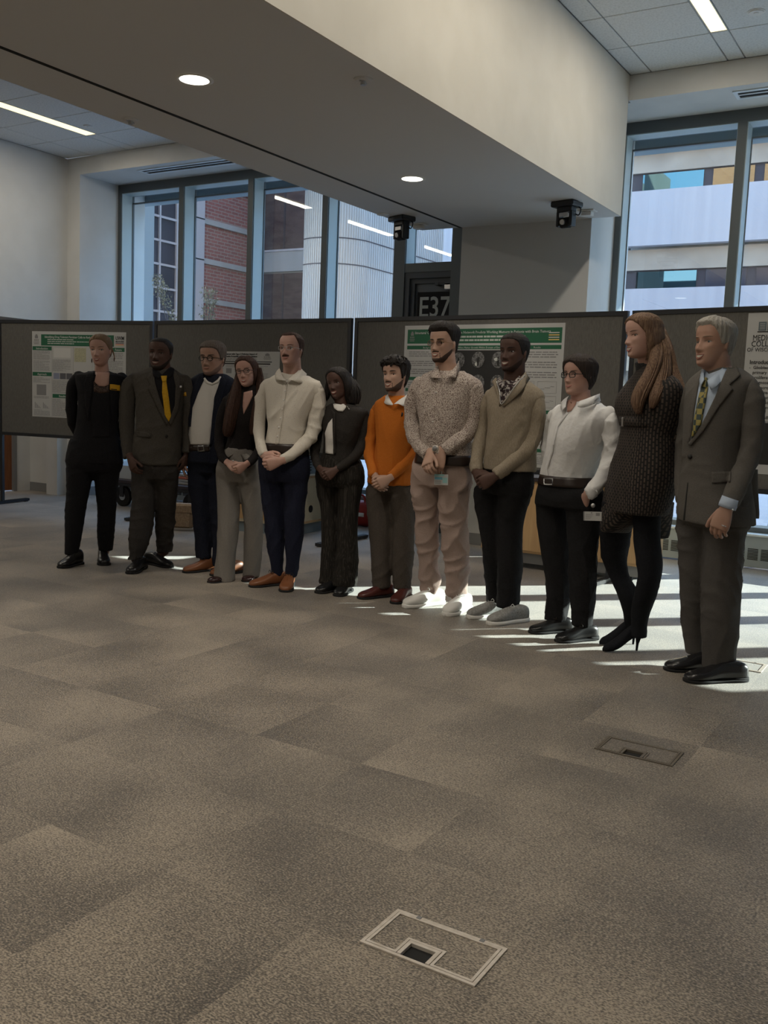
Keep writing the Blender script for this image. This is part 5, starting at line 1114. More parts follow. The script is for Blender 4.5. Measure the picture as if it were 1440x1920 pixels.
p.hand((428, 868, .17), (440, 876, .20), (0, -.9, -.4), (.1, .2, 1), 45, .9, tcurl=25); p.hand((461, 871, .18), (448, 880, .215), (0, -.8, .5), (-.2, .1, 1), 50, .9, tcurl=20)
p.head(462, 697, 55, 20, 0, 8, fem=1, jaw=.95, neck=(.045, .047), neck_to=(466, 742, .0))
p.finish_body(); p.face(brow=(.03, .015, .012), iris=(.06, .035, .02), lips=(.42, .15, .13), smile=1, open_=.8, browt=.008)
ex = p.lock([(448, 690, .03, 4), (445, 712, .05, 6), (441, 740, .09, 11), (434, 775, .12, 13), (428, 805, .12, 11), (426, 818, .11, 6)], 16, .7, 1)+p.lock([(484, 690, .0, 7), (488, 715, .01, 8), (487, 745, .06, 11), (482, 775, .11, 11), (476, 800, .12, 8), (473, 815, .12, 4)], 16, .7, 2)+p.lock([(470, 680, -.08, 14), (472, 720, -.09, 18), (470, 760, -.08, 18), (468, 790, -.1, 14)], 10, .7, 3)
p.hair(hair_off(.34, ([0, 20, 40, 55, 70, 90, 120, 180], [.36, .34, .24, .08, -.22, -.42, -.52, -.52]), .03, .045, .06, .005, 40, part=.03, seed=4, bob=.05), H_brown, extra=ex)
p.glasses(mat('tortoise_frame', (.02, .012, .01), .3), 'rect', .088, .010, ratio=.72)
p.patch('neckline_skin', S_pale, [(457, 736), (473, 732), (474, 742), (466, 760), (457, 777), (455, 762), (456, 745)], bv, .005); p.patch('waistband_top', greyp, [(434, 841), (450, 845), (468, 851), (464, 862), (446, 858), (430, 856)], bv, .006, .003)  # waistband patch in the trousers' own grey
mesh_obj('ring', *ellipsoid(p.P(437, 864, .24), [np.array([.007, 0, 0]), np.array([0, .007, 0]), np.array([0, 0, .006])]), M['metal'], p.root)

# ---- 5: man white dotted shirt, moustache
p = Person((520, 1098), 24, 'man with a moustache and glasses in a cream speckled shirt and dark navy trousers', S_pale, 1.0)
p.shoe((468, 1101), 62, shoebr, L=.30, lace=lace); p.shoe((534, 1111), 8, shoebr, L=.30, lace=lace)
lf = [p.leg([(880, 486, 533), (905, 488, 533), (940, 491, 533), (980, 496, 533), (1020, 501, 532), (1055, 507, 531), (1079, 509, 530)], 0), p.leg([(880, 530, 579), (905, 532, 577), (940, 533, 573), (980, 533, 570), (1020, 535, 567), (1055, 536, 561), (1082, 534, 556)], 1)]
navyt = fab('dark_navy_trousers', (.010, .012, .026), (.016, .019, .038))
p.garment('trousers', navyt, lf+[loft(p.rings([(838, 492, 573, .115), (860, 486, 579, .125), (885, 486, 580, .125), (903, 490, 576, .10)]))], .0095, .005, 9)
T5 = [(700, 524, 565, .06), (706, 512, 583, .08), (716, 500, 600, .105), (735, 494, 603, .125), (770, 495, 592, .135), (800, 498, 580, .13), (825, 496, 575, .125), (836, 494, 572, .12)]
p.body.append(loft(p.rings(slim(T5), .74)))
shc = fab('cream_speckled_shirt', (.60, .56, .49), (.47, .42, .36), 190, (1, 1, 1), .60, .66)
a1 = p.sleeve([(503, 722, 0, 13), (493, 745, .0, 13), (488, 775, .02, 12), (486, 800, .05, 11.5), (487, 825, .10, 10.5), (492, 843, .15, 9.5), (496, 853, .17, 9)]); a2 = p.sleeve([(592, 728, 0, 14), (596, 755, -.01, 14.5), (591, 790, -.01, 14), (582, 818, .02, 13), (562, 840, .09, 11.5), (542, 855, .15, 10.5), (527, 863, .18, 10)])
tp, bv = p.garment('shirt', shc, [loft(p.rings(slim(T5))), a1, a2], .0085, .006, 10)
p.hand((497, 854, .18), (512, 862, .22), (0, -1, 0), (0, .2, 1), 48, 1., tcurl=20); p.hand((526, 864, .20), (509, 870, .235), (0, -.9, .3), (0, .3, 1), 52, 1.02, tcurl=28)
p.head(546, 656, 62, 27, 5, 2, wide=1.0, neck=(.06, .063), neck_to=(549, 706, .0), jaw=.97)
p.finish_body(); p.face(brow=(.06, .03, .02), iris=(.07, .05, .04), lips=(.40, .18, .15), smile=1, open_=0., browt=.009)
p.hair(hair_off(.40, ([0, 22, 40, 52, 66, 78, 90, 102, 130, 180], [.37, .38, .40, .26, .14, -.02, -.04, .02, -.22, -.30]), .018, .03, .025, .004, 34, seed=5), H_brown)
mesh_obj('moustache', *p.H.grid(beard_off(False, True, .026), 120, 90), mat('brown_moustache', (.07, .032, .022), .8), p.root); p.glasses(M['metal'], 'rect', .082, .007, ratio=.72)
collar(p, 'shirt_collar', shc, [((563, 689, -.01), (575, 701, -.02)), ((558, 696, .05), (571, 710, .05)), ((550, 703, .10), (563, 718, .115)), ((538, 713, .13), (546, 712, .14))]); collar(p, 'shirt_collar', shc, [((524, 690, .04), (516, 700, .05)), ((527, 698, .08), (516, 706, .08)), ((531, 706, .11), (518, 712, .12)), ((537, 714, .135), (532, 714, .14))])
p.patch('undershirt', whitec, [(526, 703), (536, 711), (541, 713), (537, 722), (531, 716)], bv, .006, .003); p.patch('shirt_placket', shc, [(533, 719), (539, 719), (531, 780), (523, 833), (516, 833), (525, 780)], bv, .005, .003)
for k in range(6): x, y = 535-2.9*k, 733+17*k; p.patch('shirt_button', M['white'], [(x-1, y-1), (x+1, y-1.1), (x+1.2, y+1), (x-1, y+1.1)], bv, .009, .002)
p.band('belt', bel, [(831, 494, 573, .122), (841, 492, 575, .123), (850, 491, 577, .124)], 1.05)

# ---- 6: woman black jacket over white top
p = Person((632, 1105), 24, 'woman in black cropped jacket over white top, with shoulder-length black hair and pinstriped trousers', S_deep, .90)
pin = fab('pinstriped_black', (.016, .014, .012), (.040, .036, .030), 170, (1, 1, .003), .52, .60)
p.shoe((594, 1113), 45, shoeb, st='dress', k=.88, L=.28); p.shoe((632, 1119), 22, shoeb, st='dress', k=.90, L=.28)
lf = [p.leg([(895, 593, 637), (920, 594, 635), (950, 600, 633), (990, 602, 632), (1030, 602, 631), (1065, 601, 629), (1094, 599, 628)], 0), p.leg([(895, 634, 681), (920, 634, 679), (950, 633, 674), (990, 632, 671), (1030, 631, 671), (1065, 628, 671), (1098, 624, 669)], 1)]
p.garment('pinstripe_trousers', pin, lf+[loft(p.rings([(850, 604, 668, .10), (872, 596, 680, .12), (895, 592, 683, .125), (912, 595, 680, .10)]))], .009, .004, 11)
T6 = [(758, 622, 664, .055), (764, 612, 678, .075), (772, 604, 689, .09), (790, 600, 690, .11), (815, 602, 684, .12), (840, 603, 676, .105), (862, 601, 676, .11), (876, 599, 678, .115)]
p.body.append(loft(p.rings(slim(T6), .74)))
a1 = p.sleeve([(606, 772, 0, 9), (599, 795, 0, 10), (594, 822, -.01, 10), (590, 845, .03, 9.5), (594, 866, .09, 8), (600, 880, .13, 7.5)]); a2 = p.sleeve([(682, 774, 0, 9.5), (684, 800, -.01, 10.5), (680, 830, -.01, 10.5), (668, 852, .05, 9.5), (648, 869, .11, 8.5), (630, 880, .15, 7.5)])
blk2 = fab('black_boucle', (.020, .018, .016), (.032, .028, .025))
tp, bv = p.garment('cropped_jacket', blk2, [loft(p.rings(slim(T6))), a1, a2], .0085, .004, 12)
p.hand((601, 880, .15), (611, 891, .18), (0, -1, 0), (.1, .2, 1), 42, .92); p.hand((629, 881, .16), (616, 891, .20), (0, -.9, .3), (0, .3, 1), 48, .92)
p.head(634, 718, 56, 30, -4, 10, fem=1, jaw=.92, neck=(.045, .047), neck_to=(640, 768, .0))
p.finish_body(); p.face(brow=(.012, .01, .01), iris=(.02, .012, .01), lips=(.22, .07, .06), smile=1, open_=.8, browt=.008)
ex = p.lock([(650, 712, -.05, 14), (658, 728, -.04, 17), (661, 745, -.03, 15), (662, 757, -.02, 9)], 26, .9, 1)+p.lock([(620, 700, .0, 5), (616, 725, .0, 7), (612, 745, .0, 6), (610, 752, .0, 3)], 10, .9, 2)+p.lock([(645, 700, -.10, 14), (648, 730, -.10, 16), (648, 755, -.08, 10)], 8, .9, 3)
p.hair(hair_off(.36, ([0, 20, 40, 55, 70, 90, 120, 180], [.38, .34, .22, .05, -.22, -.40, -.50, -.52]), .035, .04, .06, .005, 44, part=.05, seed=6, bob=.15), H_black, extra=ex)
p.patch('white_turtleneck', whitec, [(624, 752), (629, 758), (640, 760), (651, 754), (654, 749), (651, 762), (643, 772), (634, 771), (627, 766)], bv, .010, .008); p.patch('white_top', whitec, [(624, 784), (625, 800), (626, 825), (627, 852), (611, 850), (611, 822), (610, 812), (616, 794)], bv, .006, .004)
p.patch('jacket_edge', blk2, [(622, 768), (630, 775), (629, 800), (630, 850), (626, 852), (624, 784)], bv, .011, .004)

# ---- 7: man orange sweater
p = Person((715, 1114), 20, 'bearded man with curly black hair in a bright orange sweater and brown trousers', S_olive, .94)
ox = mat('oxblood_shoe_leather', (.085, .022, .018), .32, spec=.5)
p.shoe((672, 1123), 58, ox, L=.29, lace=lace); p.shoe((739, 1133), 22, ox, L=.29, lace=lace)
brn = fab('brown_trousers', (.060, .050, .042), (.080, .067, .056))
lf = [p.leg([(915, 686, 735), (945, 687, 736), (980, 690, 738), (1020, 694, 736), (1060, 696, 734), (1101, 698, 732)], 0), p.leg([(915, 730, 776), (945, 733, 776), (980, 736, 777), (1020, 735, 777), (1060, 735, 774), (1104, 737, 769)], 1)]
p.garment('trousers', brn, lf+[loft(p.rings([(875, 692, 772, .11), (900, 686, 776, .12), (920, 687, 776, .10)], .92))], .0095, .004, 13)
T7 = [(742, 724, 768, .06), (748, 713, 780, .08), (757, 703, 790, .095), (775, 699, 792, .115), (805, 700, 788, .125), (840, 698, 782, .12), (875, 693, 778, .12), (898, 688, 776, .122), (908, 689, 775, .12)]
p.body.append(loft(p.rings(slim(T7), .74)))
org = fab('orange_knit', (.50, .150, .020), (.44, .122, .014), 200)
a1 = p.sleeve([(706, 766, 0, 10), (700, 790, .0, 11), (696, 820, .0, 10.5), (694, 848, .03, 10.5), (696, 874, .09, 9.5), (702, 893, .14, 8.5)]); a2 = p.sleeve([(782, 768, 0, 11), (785, 800, -.01, 12), (781, 835, -.01, 12), (770, 858, .04, 11), (748, 880, .10, 10), (731, 895, .15, 9)])
tp, bv = p.garment('orange_sweater', org, [loft(p.rings(slim(T7))), a1, a2], .0085, .005, 14)
p.hand((704, 894, .15), (711, 908, .18), (0, -1, 0), (.2, .2, 1), 38, .95); p.hand((729, 897, .17), (715, 905, .21), (0, -.9, .2), (0, .3, 1), 42, .98)
p.head(741, 704, 62, 34, 3, 3, wide=1.0, neck=(.056, .058), neck_to=(744, 750, .0))
p.finish_body(); p.face(brow=(.014, .010, .008), iris=(.03, .018, .012), lips=(.34, .14, .11), smile=1, open_=.9, browt=.013)
crl = []
rs = np.random.RandomState(11)
for k in range(90):
    a_ = rs.uniform(-1.9, 1.9); z = rs.uniform(.24, .47); w_ = float(p.H.wz(z)); x = w_*math.sin(a_)*1.02; y = (np.interp(z, HZ, HF) if abs(a_) < 1.57 else np.interp(z, HZ, HB))*math.cos(a_); c = p.H.W([[x*1.1, y*1.1, z+.06]])[0]; r = rs.uniform(.05, .08)*p.H.h; e1, e2 = nrm(rs.randn(3)), nrm(rs.randn(3)); crl.append(tube_vf([c+r*(e1*math.cos(q)+e2*math.sin(q)) for q in np.linspace(0, 4.4, 9)], [.011*p.H.h*2]*9, 6))
p.hair(hair_off(.30, ([0, 30, 48, 60, 74, 88, 100, 130, 180], [.27, .28, .26, .12, -.10, -.12, .02, -.26, -.34]), .03, .11, .07, .016, 14, seed=7, fringe=.02), H_black, extra=crl)
mesh_obj('beard', *p.H.grid(beard_off(True, True, .012), 110, 80), mat('short_dark_beard', (.07, .042, .031), .85), p.root)
collar(p, 'shirt_collar', whitec, [((765, 737, -.01), (770, 749, -.01)), ((760, 742, .05), (764, 760, .08)), ((748, 750, .11), (757, 762, .13)), ((738, 758, .13), (748, 757, .14))]); collar(p, 'shirt_collar', whitec, [((727, 739, .05), (719, 748, .05)), ((729, 745, .08), (721, 756, .10)), ((733, 752, .12), (728, 759, .13)), ((737, 758, .13), (735, 760, .14))])
p.patch('sweater_logo', M['ink'], [(753, 773), (756, 774), (755, 780), (752, 781)], bv, .004, .001)

# ---- 8: man patterned shirt
p = Person((820, 1142), 30, 'tall man with round glasses, speckled brown-and-white shirt, dusty pink trousers and white sneakers', S_olive, 1.03)
snw = mat('white_sneaker_leather', (.72, .71, .68), .5); 
p.shoe((757, 1140), 52, snw, snw, L=.31, st='sneaker', lace=M['white']); p.shoe((836, 1156), 28, snw, snw, L=.31, st='sneaker', lace=M['white'])
pink = fab('dusty_pink_chinos', (.36, .27, .235), (.40, .305, .265))
lf = [p.leg([(905, 771, 824), (935, 773, 824), (970, 778, 823), (1010, 780, 823), (1050, 784, 822), (1085, 787, 823), (1112, 788, 822)], 0), p.leg([(905, 820, 881), (935, 822, 879), (970, 825, 878), (1010, 827, 879), (1050, 832, 879), (1090, 836, 878), (1118, 836, 876)], 1)]
p.garment('chinos', pink, lf+[loft(p.rings([(858, 780, 884, .115), (885, 771, 883, .13), (912, 772, 881, .11)]))], .0095, .008, 15)
T8 = [(696, 812, 868, .07), (704, 798, 886, .09), (716, 782, 900, .11), (738, 774, 902, .135), (775, 778, 898, .15), (815, 784, 892, .145), (845, 786, 888, .135), (866, 784, 886, .13)]
p.body.append(loft(p.rings(slim(T8), .74)))
pat = fab('leopard_print_cotton', (.56, .49, .43), (.12, .078, .07), 210, (1, 1, 1), .44, .60)
a1 = p.sleeve([(788, 722, 0, 16), (777, 750, .0, 17), (773, 785, .0, 16), (776, 815, .04, 15), (788, 838, .10, 13.5), (803, 853, .16, 12)]); a2 = p.sleeve([(890, 724, 0, 16), (890, 755, .0, 17), (885, 790, .0, 16.5), (874, 815, .04, 15), (850, 832, .11, 13), (830, 845, .165, 11.5)])
tp, bv = p.garment('patterned_shirt', pat, [loft(p.rings(slim(T8))), a1, a2], .009, .007, 16)
p.hand((806, 851, .18), (801, 870, .24), (.1, -1, 0), (.8, .1, .4), 38, 1.02, tcurl=15); p.hand((828, 848, .17), (822, 870, .19), (-.1, -1, 0), (-.6, .3, .5), 30, 1.02)
p.head(832, 646, 70, 35, 2, 2, wide=1.0, neck=(.062, .066), neck_to=(838, 700, .0), jaw=1.0)
p.finish_body(); p.face(brow=(.012, .009, .008), iris=(.03, .018, .012), lips=(.34, .15, .12), smile=1, open_=.8, browt=.014)
p.hair(hair_off(.29, ([0, 30, 44, 56, 70, 82, 95, 130, 180], [.30, .31, .32, .24, .10, .05, .08, -.16, -.26]), .012, .12, .03, .007, 26, seed=8, fringe=.015), H_black)
mesh_obj('beard', *p.H.grid(beard_off(True, True, .009), 110, 80), mat('trimmed_black_beard', (.055, .034, .026), .85), p.root); p.glasses(mat('thin_gold_frame', (.25, .16, .08), .3, metal=.8), 'round', .092, .006, glassmat('tinted_lens', (.55, .5, .5), 1.5))
collar(p, 'shirt_collar', pat, [((860, 676, -.02), (863, 690, -.02)), ((856, 684, .05), (858, 704, .08)), ((846, 696, .10), (851, 708, .14)), ((832, 709, .14), (840, 704, .15))]); collar(p, 'shirt_collar', pat, [((820, 684, .06), (812, 697, .06)), ((822, 692, .09), (806, 704, .10)), ((824, 702, .12), (806, 709, .13)), ((829, 710, .14), (820, 708, .15))])
p.patch('shirt_button', M['white'], [(817, 735), (819, 735), (819, 737), (817, 737)], bv, .006, .002); p.patch('shirt_button', M['white'], [(811, 790), (813, 790), (813, 792), (811, 792)], bv, .006, .002)
p.band('belt', bel, [(851, 783, 886, .135), (861, 781, 887, .137), (870, 780, 887, .138)], 1.04)
wc = p.P(816.5, 841, .235); dW = nrm(p.P(806, 851, .2)-p.P(840, 833, .13)); q = MB(); nn = p.n3*.9+p.z3*.1
mesh_obj('watch', *tube_vf([wc+nn*-.004, wc+nn*.008], [.021, .021], 20), mat('pale_watch_case', (.55, .5, .44), .3, metal=.3), p.root); mesh_obj('watch_face', *tube_vf([wc+nn*.008, wc+nn*.0095], [.016, .016], 20), mat('grey_dial', (.22, .22, .22), .3), p.root)
sc_ = p.P(820, 848, .165); mesh_obj('watch_strap', *tube_vf([sc_-dW*.010, sc_+dW*.010], [.036, .036], 20), mat('pale_watch_strap', (.55, .48, .40), .5), p.root)
def badge(p, x0, y0, x1, y1, f, name='id_badge', dark=False, fx=None):
    a_, b_, c_, d_ = p.P(x0, y0, f), p.P(x1, y0+.8, f), p.P(x1, y1+.8, f), p.P(x0, y1, f); nn = p.n3*.004
    o = mesh_obj(name, [a_, b_, c_, d_, a_-nn, b_-nn, c_-nn, d_-nn], [(0, 3, 2, 1), (4, 5, 6, 7), (0, 1, 5, 4), (1, 2, 6, 5), (2, 3, 7, 6), (3, 0, 4, 7)], M['paper'], p.root, smooth=False)
    def R(u0, v0, u1, v1, m, nm_, lift=1):
        g = lambda u, v: a_+(b_-a_)*u+(d_-a_)*v+p.n3*.0006*lift
        mesh_obj(nm_, [g(u0, v0), g(u1, v0), g(u1, v1), g(u0, v1)], [(0, 3, 2, 1)], m, o, smooth=False)
    return o, R
o, R = badge(p, 814, 889, 840, 909, .19); R(.0, .0, .72, .18, p.mt('badge_teal', (.25, .45, .45)), 'badge_band'); R(.05, .25, .6, .5, p.mt('badge_blue', (.12, .3, .38)), 'badge_stripe'); R(.62, .3, .95, .8, p.mt('badge_teal', (.25, .45, .45)), 'badge_photo')
for k in range(3): R(.06, .58+.12*k, .5, .63+.12*k, M['inkg'], 'badge_text')
mesh_obj('badge_clip', *tube_vf([p.P(828, 889, .19), p.P(829, 880, .18)], .003, 8), M['metal'], p.root)

# ---- 9: man tan quarter-zip sweater
p = Person((927, 1160), 32, 'man in a tan quarter-zip sweater over a checked shirt, black trousers, grey sneakers', S_deep, 1.0)
sng = mat('grey_sneaker_mesh', (.30, .30, .29), .7, noise=(90, (.22, .22, .21), (1, 1, 1), .4, .6))
p.shoe((877, 1160), 55, sng, snw, L=.30, st='sneaker', lace=M['white']); s9 = p.shoe((915, 1172), 52, sng, snw, L=.30, st='sneaker', lace=M['white']); mesh_obj('side_mark', *tube_vf(spline([hit(x, y, p.n3, float(p.n3@p.shoes_at[1])+.035) for x, y in ((948, 1150), (953, 1156), (960, 1156), (972, 1148))], 4), [.002, .004, .005, .0055, .006, .006, .006, .006, .005, .004, .003, .002, .001], 6), p.mt('dark_mark', (.03, .03, .03)), s9)
bkt = fab('black_trousers', (.010, .010, .011), (.016, .016, .018))
lf = [p.leg([(915, 889, 945), (945, 889, 944), (980, 896, 944), (1020, 903, 944), (1060, 906, 943), (1100, 910, 942), (1130, 912, 942)], 0), p.leg([(915, 935, 999), (945, 934, 991), (980, 932, 982), (1020, 932, 980), (1060, 932, 980), (1100, 932, 976), (1138, 932, 973)], 1)]
p.garment('trousers', bkt, lf+[loft(p.rings([(870, 903, 1005, .115), (892, 898, 1003, .118), (905, 892, 1003, .13), (925, 889, 1000, .12)], .92))], .0095, .005, 17)
T9 = [(714, 940, 992, .07), (722, 928, 1003, .09), (736, 916, 1016, .11), (760, 909, 1019, .135), (795, 909, 1015, .14), (830, 907, 1010, .135), (860, 905, 1007, .13), (882, 906, 1004, .128)]
p.body.append(loft(p.rings(slim(T9), .74)))
tan = fab('oatmeal_knit', (.27, .225, .165), (.32, .27, .205), 190, (1, 1, .3), .4, .6, bump=(260, .5, (1, 1, .3)))
a1 = p.sleeve([(921, 742, 0, 13), (911, 765, .0, 14), (905, 800, .0, 13.5), (900, 830, .03, 13), (895, 858, .08, 11.5), (894, 884, .13, 10.5)]); a2 = p.sleeve([(1006, 742, 0, 15), (1007, 770, .0, 16), (1003, 805, .0, 15.5), (992, 835, .03, 15), (965, 862, .10, 13.5), (930, 891, .175, 12)])
tp, bv = p.garment('quarter_zip_sweater', tan, [loft(p.rings(slim(T9))), a1, a2], .009, .005, 18)
p.hand((893, 886, .14), (903, 900, .18), (0, -1, -.1), (.3, .3, 1), 40, 1., tcurl=20); p.hand((928, 893, .18), (912, 902, .20), (0, -1, .2), (0, .3, 1), 40, 1.02, tcurl=18)
p.head(964, 662, 73, 35, 3, 1, wide=1.0, neck=(.062, .065), neck_to=(965, 722, .0))
p.finish_body(); p.face(brow=(.010, .008, .008), iris=(.018, .012, .01), lips=(.17, .07, .06), smile=1, open_=.9)
p.hair(hair_off(.30, ([0, 30, 48, 60, 74, 88, 100, 130, 180], [.31, .30, .24, .10, -.05, -.08, .02, -.20, -.28]), .010, .018, .016, .002, 50, seed=9), H_black)
mesh_obj('beard', *p.H.grid(beard_off(True, True, .004), 110, 80), mat('faint_black_beard', (.035, .02, .016), .85), p.root)
chk = fab('checked_shirt_cotton', (.35, .32, .30), (.035, .022, .025), 60, (1, 1, 1), .47, .5)
p.patch('checked_shirt', chk, [(931, 708), (945, 716), (962, 712), (982, 700), (978, 718), (958, 738), (940, 758), (936, 735), (930, 720)], bv, .010, .006)
collar(p, 'sweater_collar', tan, [((985, 697, -.02), (993, 710, -.03)), ((981, 702, .05), (985, 720, .07)), ((967, 720, .12), (974, 736, .13)), ((940, 758, .145), (944, 764, .14))], .008); collar(p, 'sweater_collar', tan, [((930, 708, .06), (922, 716, .06)), ((932, 716, .09), (926, 724, .10)), ((936, 734, .12), (932, 740, .125)), ((938, 756, .145), (936, 762, .14))], .008)
collar(p, 'checked_collar', chk, [((979, 699, -.01), (984, 705, .0)), ((970, 708, .07), (978, 718, .08)), ((958, 722, .13), (966, 728, .13))]); collar(p, 'checked_collar', chk, [((937, 707, .07), (931, 713, .08)), ((942, 716, .11), (934, 722, .12)), ((948, 725, .14), (942, 728, .14))])
mesh_obj('zip', *tube_vf(spline([p.P(984, 703, .04), p.P(967, 722, .135), p.P(941, 758, .15), p.P(937, 735, .14), p.P(931, 715, .10)], 5), .0028, 6), M['metal'], p.root)

# ---- 10: white shirt, glasses, short dark hair
p = Person((1052, 1187), 40, 'person with short dark hair and glasses, crisp white shirt, one hand in pocket', S_pale, .94)
p.shoe((993, 1187), 62, shoeb, L=.29, lace=lace, wd=1.05); p.shoe((1043, 1204), 55, shoeb, L=.29, lace=lace, wd=1.05)
lf = [p.leg([(945, 1004, 1066), (985, 1007, 1068), (1030, 1013, 1070), (1070, 1020, 1070), (1110, 1025, 1068), (1162, 1022, 1062)], 0), p.leg([(945, 1060, 1131), (985, 1062, 1124), (1030, 1066, 1120), (1070, 1068, 1118), (1110, 1070, 1116), (1173, 1073, 1111)], 1)]
p.garment('trousers', bkt, lf+[loft(p.rings([(900, 1016, 1120, .14), (925, 1007, 1130, .155), (950, 1004, 1131, .14)]))], .0095, .005, 19)
T10 = [(752, 1066, 1118, .065), (760, 1052, 1134, .085), (772, 1038, 1148, .11), (792, 1028, 1156, .145), (825, 1020, 1150, .17), (855, 1017, 1136, .165), (885, 1016, 1122, .155), (900, 1018, 1118, .15)]
p.body.append(loft(p.rings(slim(T10), .74)))
wsh = fab('crisp_white_shirting', (.70, .70, .70), None, bump=(35, .5, (1, 1, 1)))
a2 = p.sleeve([(1142, 778, 0, 16), (1150, 800, .0, 18), (1148, 835, -.01, 17.5), (1144, 868, .0, 17), (1128, 896, .05, 14.5), (1108, 922, .10, 13), (1101, 928, .115, 12.5)]); a1 = p.sleeve([(1040, 780, .0, 12), (1030, 805, -.03, 13), (1026, 840, -.04, 12.5), (1028, 872, -.02, 11), (1035, 890, .0, 9)])
tp, bv = p.garment('white_shirt', wsh, [loft(p.rings(slim(T10))), a1, a2], .009, .009, 20)
p.hand((1100, 929, .10), (1093, 946, .07), (0, -1, 0), (-.6, .5, .5), 15, .95); p.hand((1036, 892, .0), (1040, 908, .0), (0, -1, 0), (1, 0, 0), 15, .95)
p.head(1086, 704, 72, 43, 0, 2, fem=.6, wide=1.08, jaw=1.12, neck=(.058, .062), neck_to=(1090, 762, .0))
p.finish_body(); p.face(brow=(.03, .018, .014), iris=(.04, .03, .025), lips=(.38, .15, .13), smile=1, open_=0., browt=.009)
p.hair(hair_off(.26, ([0, 18, 34, 50, 62, 76, 90, 105, 130, 180], [.33, .30, .20, .06, -.06, -.10, -.18, -.33, -.42, -.44]), .04, .06, .08, .007, 36, part=-.04, seed=10, fringe=.01), hairm('short_dark_brown_hair', (.022, .016, .014), (.055, .042, .036)))
p.glasses(M['rubber'], 'rect', .092, .010, ratio=.75)
collar(p, 'shirt_collar', wsh, [((1124, 738, -.03), (1126, 752, -.04)), ((1116, 741, .04), (1112, 758, .08)), ((1098, 748, .10), (1094, 764, .13)), ((1086, 752, .12), (1083, 763, .15))]); collar(p, 'shirt_collar', wsh, [((1066, 742, .06), (1050, 756, .05)), ((1062, 752, .10), (1051, 764, .10)), ((1060, 764, .14), (1054, 772, .14))])
p.patch('neckline_skin', S_pale, [(1066, 748), (1082, 752), (1079, 760), (1071, 771), (1064, 773), (1063, 762)], bv, .005, .003); p.patch('shirt_placket', wsh, [(1062, 774), (1066, 775), (1047, 800), (1040, 830), (1037, 850), (1027, 880), (1029, 895), (1024, 895), (1023, 878), (1032, 848), (1036, 826), (1043, 798)], bv, .006, .003)
p.patch('cuff', wsh, [(1092, 917), (1101, 907), (1124, 926), (1109, 937)], bv, .006, .004, step=3)
p.band('belt', bel, [(892, 1016, 1120, .154), (901, 1014, 1122, .156), (910, 1012, 1124, .157)], 1.03)
bb_ = [p.P(*q) for q in ((1020, 897, .175), (1036, 898, .175), (1036, 909, .178), (1020, 908, .178), (1020, 897, .175))]; mesh_obj('belt_buckle', *tube_vf(bb_, .0035, 6), M['metal'], p.root)
o, R = badge(p, 1094, 959, 1127.6, 976, .17); R(.0, .0, .07, 1., M['inkg'], 'badge_edge'); R(.42, .06, .5, .2, M['inkg'], 'badge_emblem')
for k in range(4): R(.12, .3+.15*k, .55-.05*k, .35+.15*k, M['inkg'], 'badge_text')
R(.7, .12, .92, .45, M['inkg'], 'badge_photo')
mesh_obj('badge_reel', *tube_vf([p.P(1112, 948, .165), p.P(1112, 948, .175)], .012, 16), M['metal'], p.root); mesh_obj('badge_cord', *tube_vf([p.P(1112, 950, .17), p.P(1112, 959, .17)], .002, 6), M['rubber'], p.root)

# ---- 11: tall woman, knit dress
p = Person((1180, 1222), 52, 'tall woman with long golden-brown hair, dark patterned knit dress and high-heeled black boots', S_pale, 1.0)
knit = bpy.data.materials.new('brown_black_cable_knit'); knit.use_nodes = True; n_ = knit.node_tree.nodes; l_ = knit.node_tree.links; b_ = n_['Principled BSDF']; b_.inputs['Roughness'].default_value = .9
tc_ = n_.new('ShaderNodeTexCoord'); mp_ = n_.new('ShaderNodeMapping'); mp_.inputs['Rotation'].default_value = (PI/2, PI/2, 0); l_.new(tc_.outputs['Object'], mp_.inputs[0]); bt = n_.new('ShaderNodeTexBrick'); 
sp_ = n_.new('ShaderNodeSeparateXYZ'); mp_.inputs['Location'].default_value = (-p.B[0]+p.n[0]*.0, -p.B[1], 0); mp_.inputs['Rotation'].default_value = (0, 0, 0); l_.new(mp_.outputs[0], sp_.inputs[0]); at_ = n_.new('ShaderNodeMath'); at_.operation = 'ARCTAN2'; l_.new(sp_.outputs[0], at_.inputs[0]); l_.new(sp_.outputs[1], at_.inputs[1]); ad = n_.new('ShaderNodeMath'); ad.operation = 'MULTIPLY'; ad.inputs[1].default_value = .17; l_.new(at_.outputs[0], ad.inputs[0]); cb = n_.new('ShaderNodeCombineXYZ'); l_.new(sp_.outputs[2], cb.inputs[0]); l_.new(ad.outputs[0], cb.inputs[1]); l_.new(cb.outputs[0], bt.inputs['Vector'])
for k_, v_ in (('Scale', 1), ('Brick Width', .030), ('Row Height', .015), ('Mortar Size', .0042)): bt.inputs[k_].default_value = v_
bt.inputs['Color1'].default_value = (.085, .062, .048, 1); bt.inputs['Color2'].default_value = (.062, .045, .036, 1); bt.inputs['Mortar'].default_value = (.008, .007, .007, 1); l_.new(bt.outputs[0], b_.inputs['Base Color'])
A1, A2 = atz(1127, 1208), atz(1131, 1222)
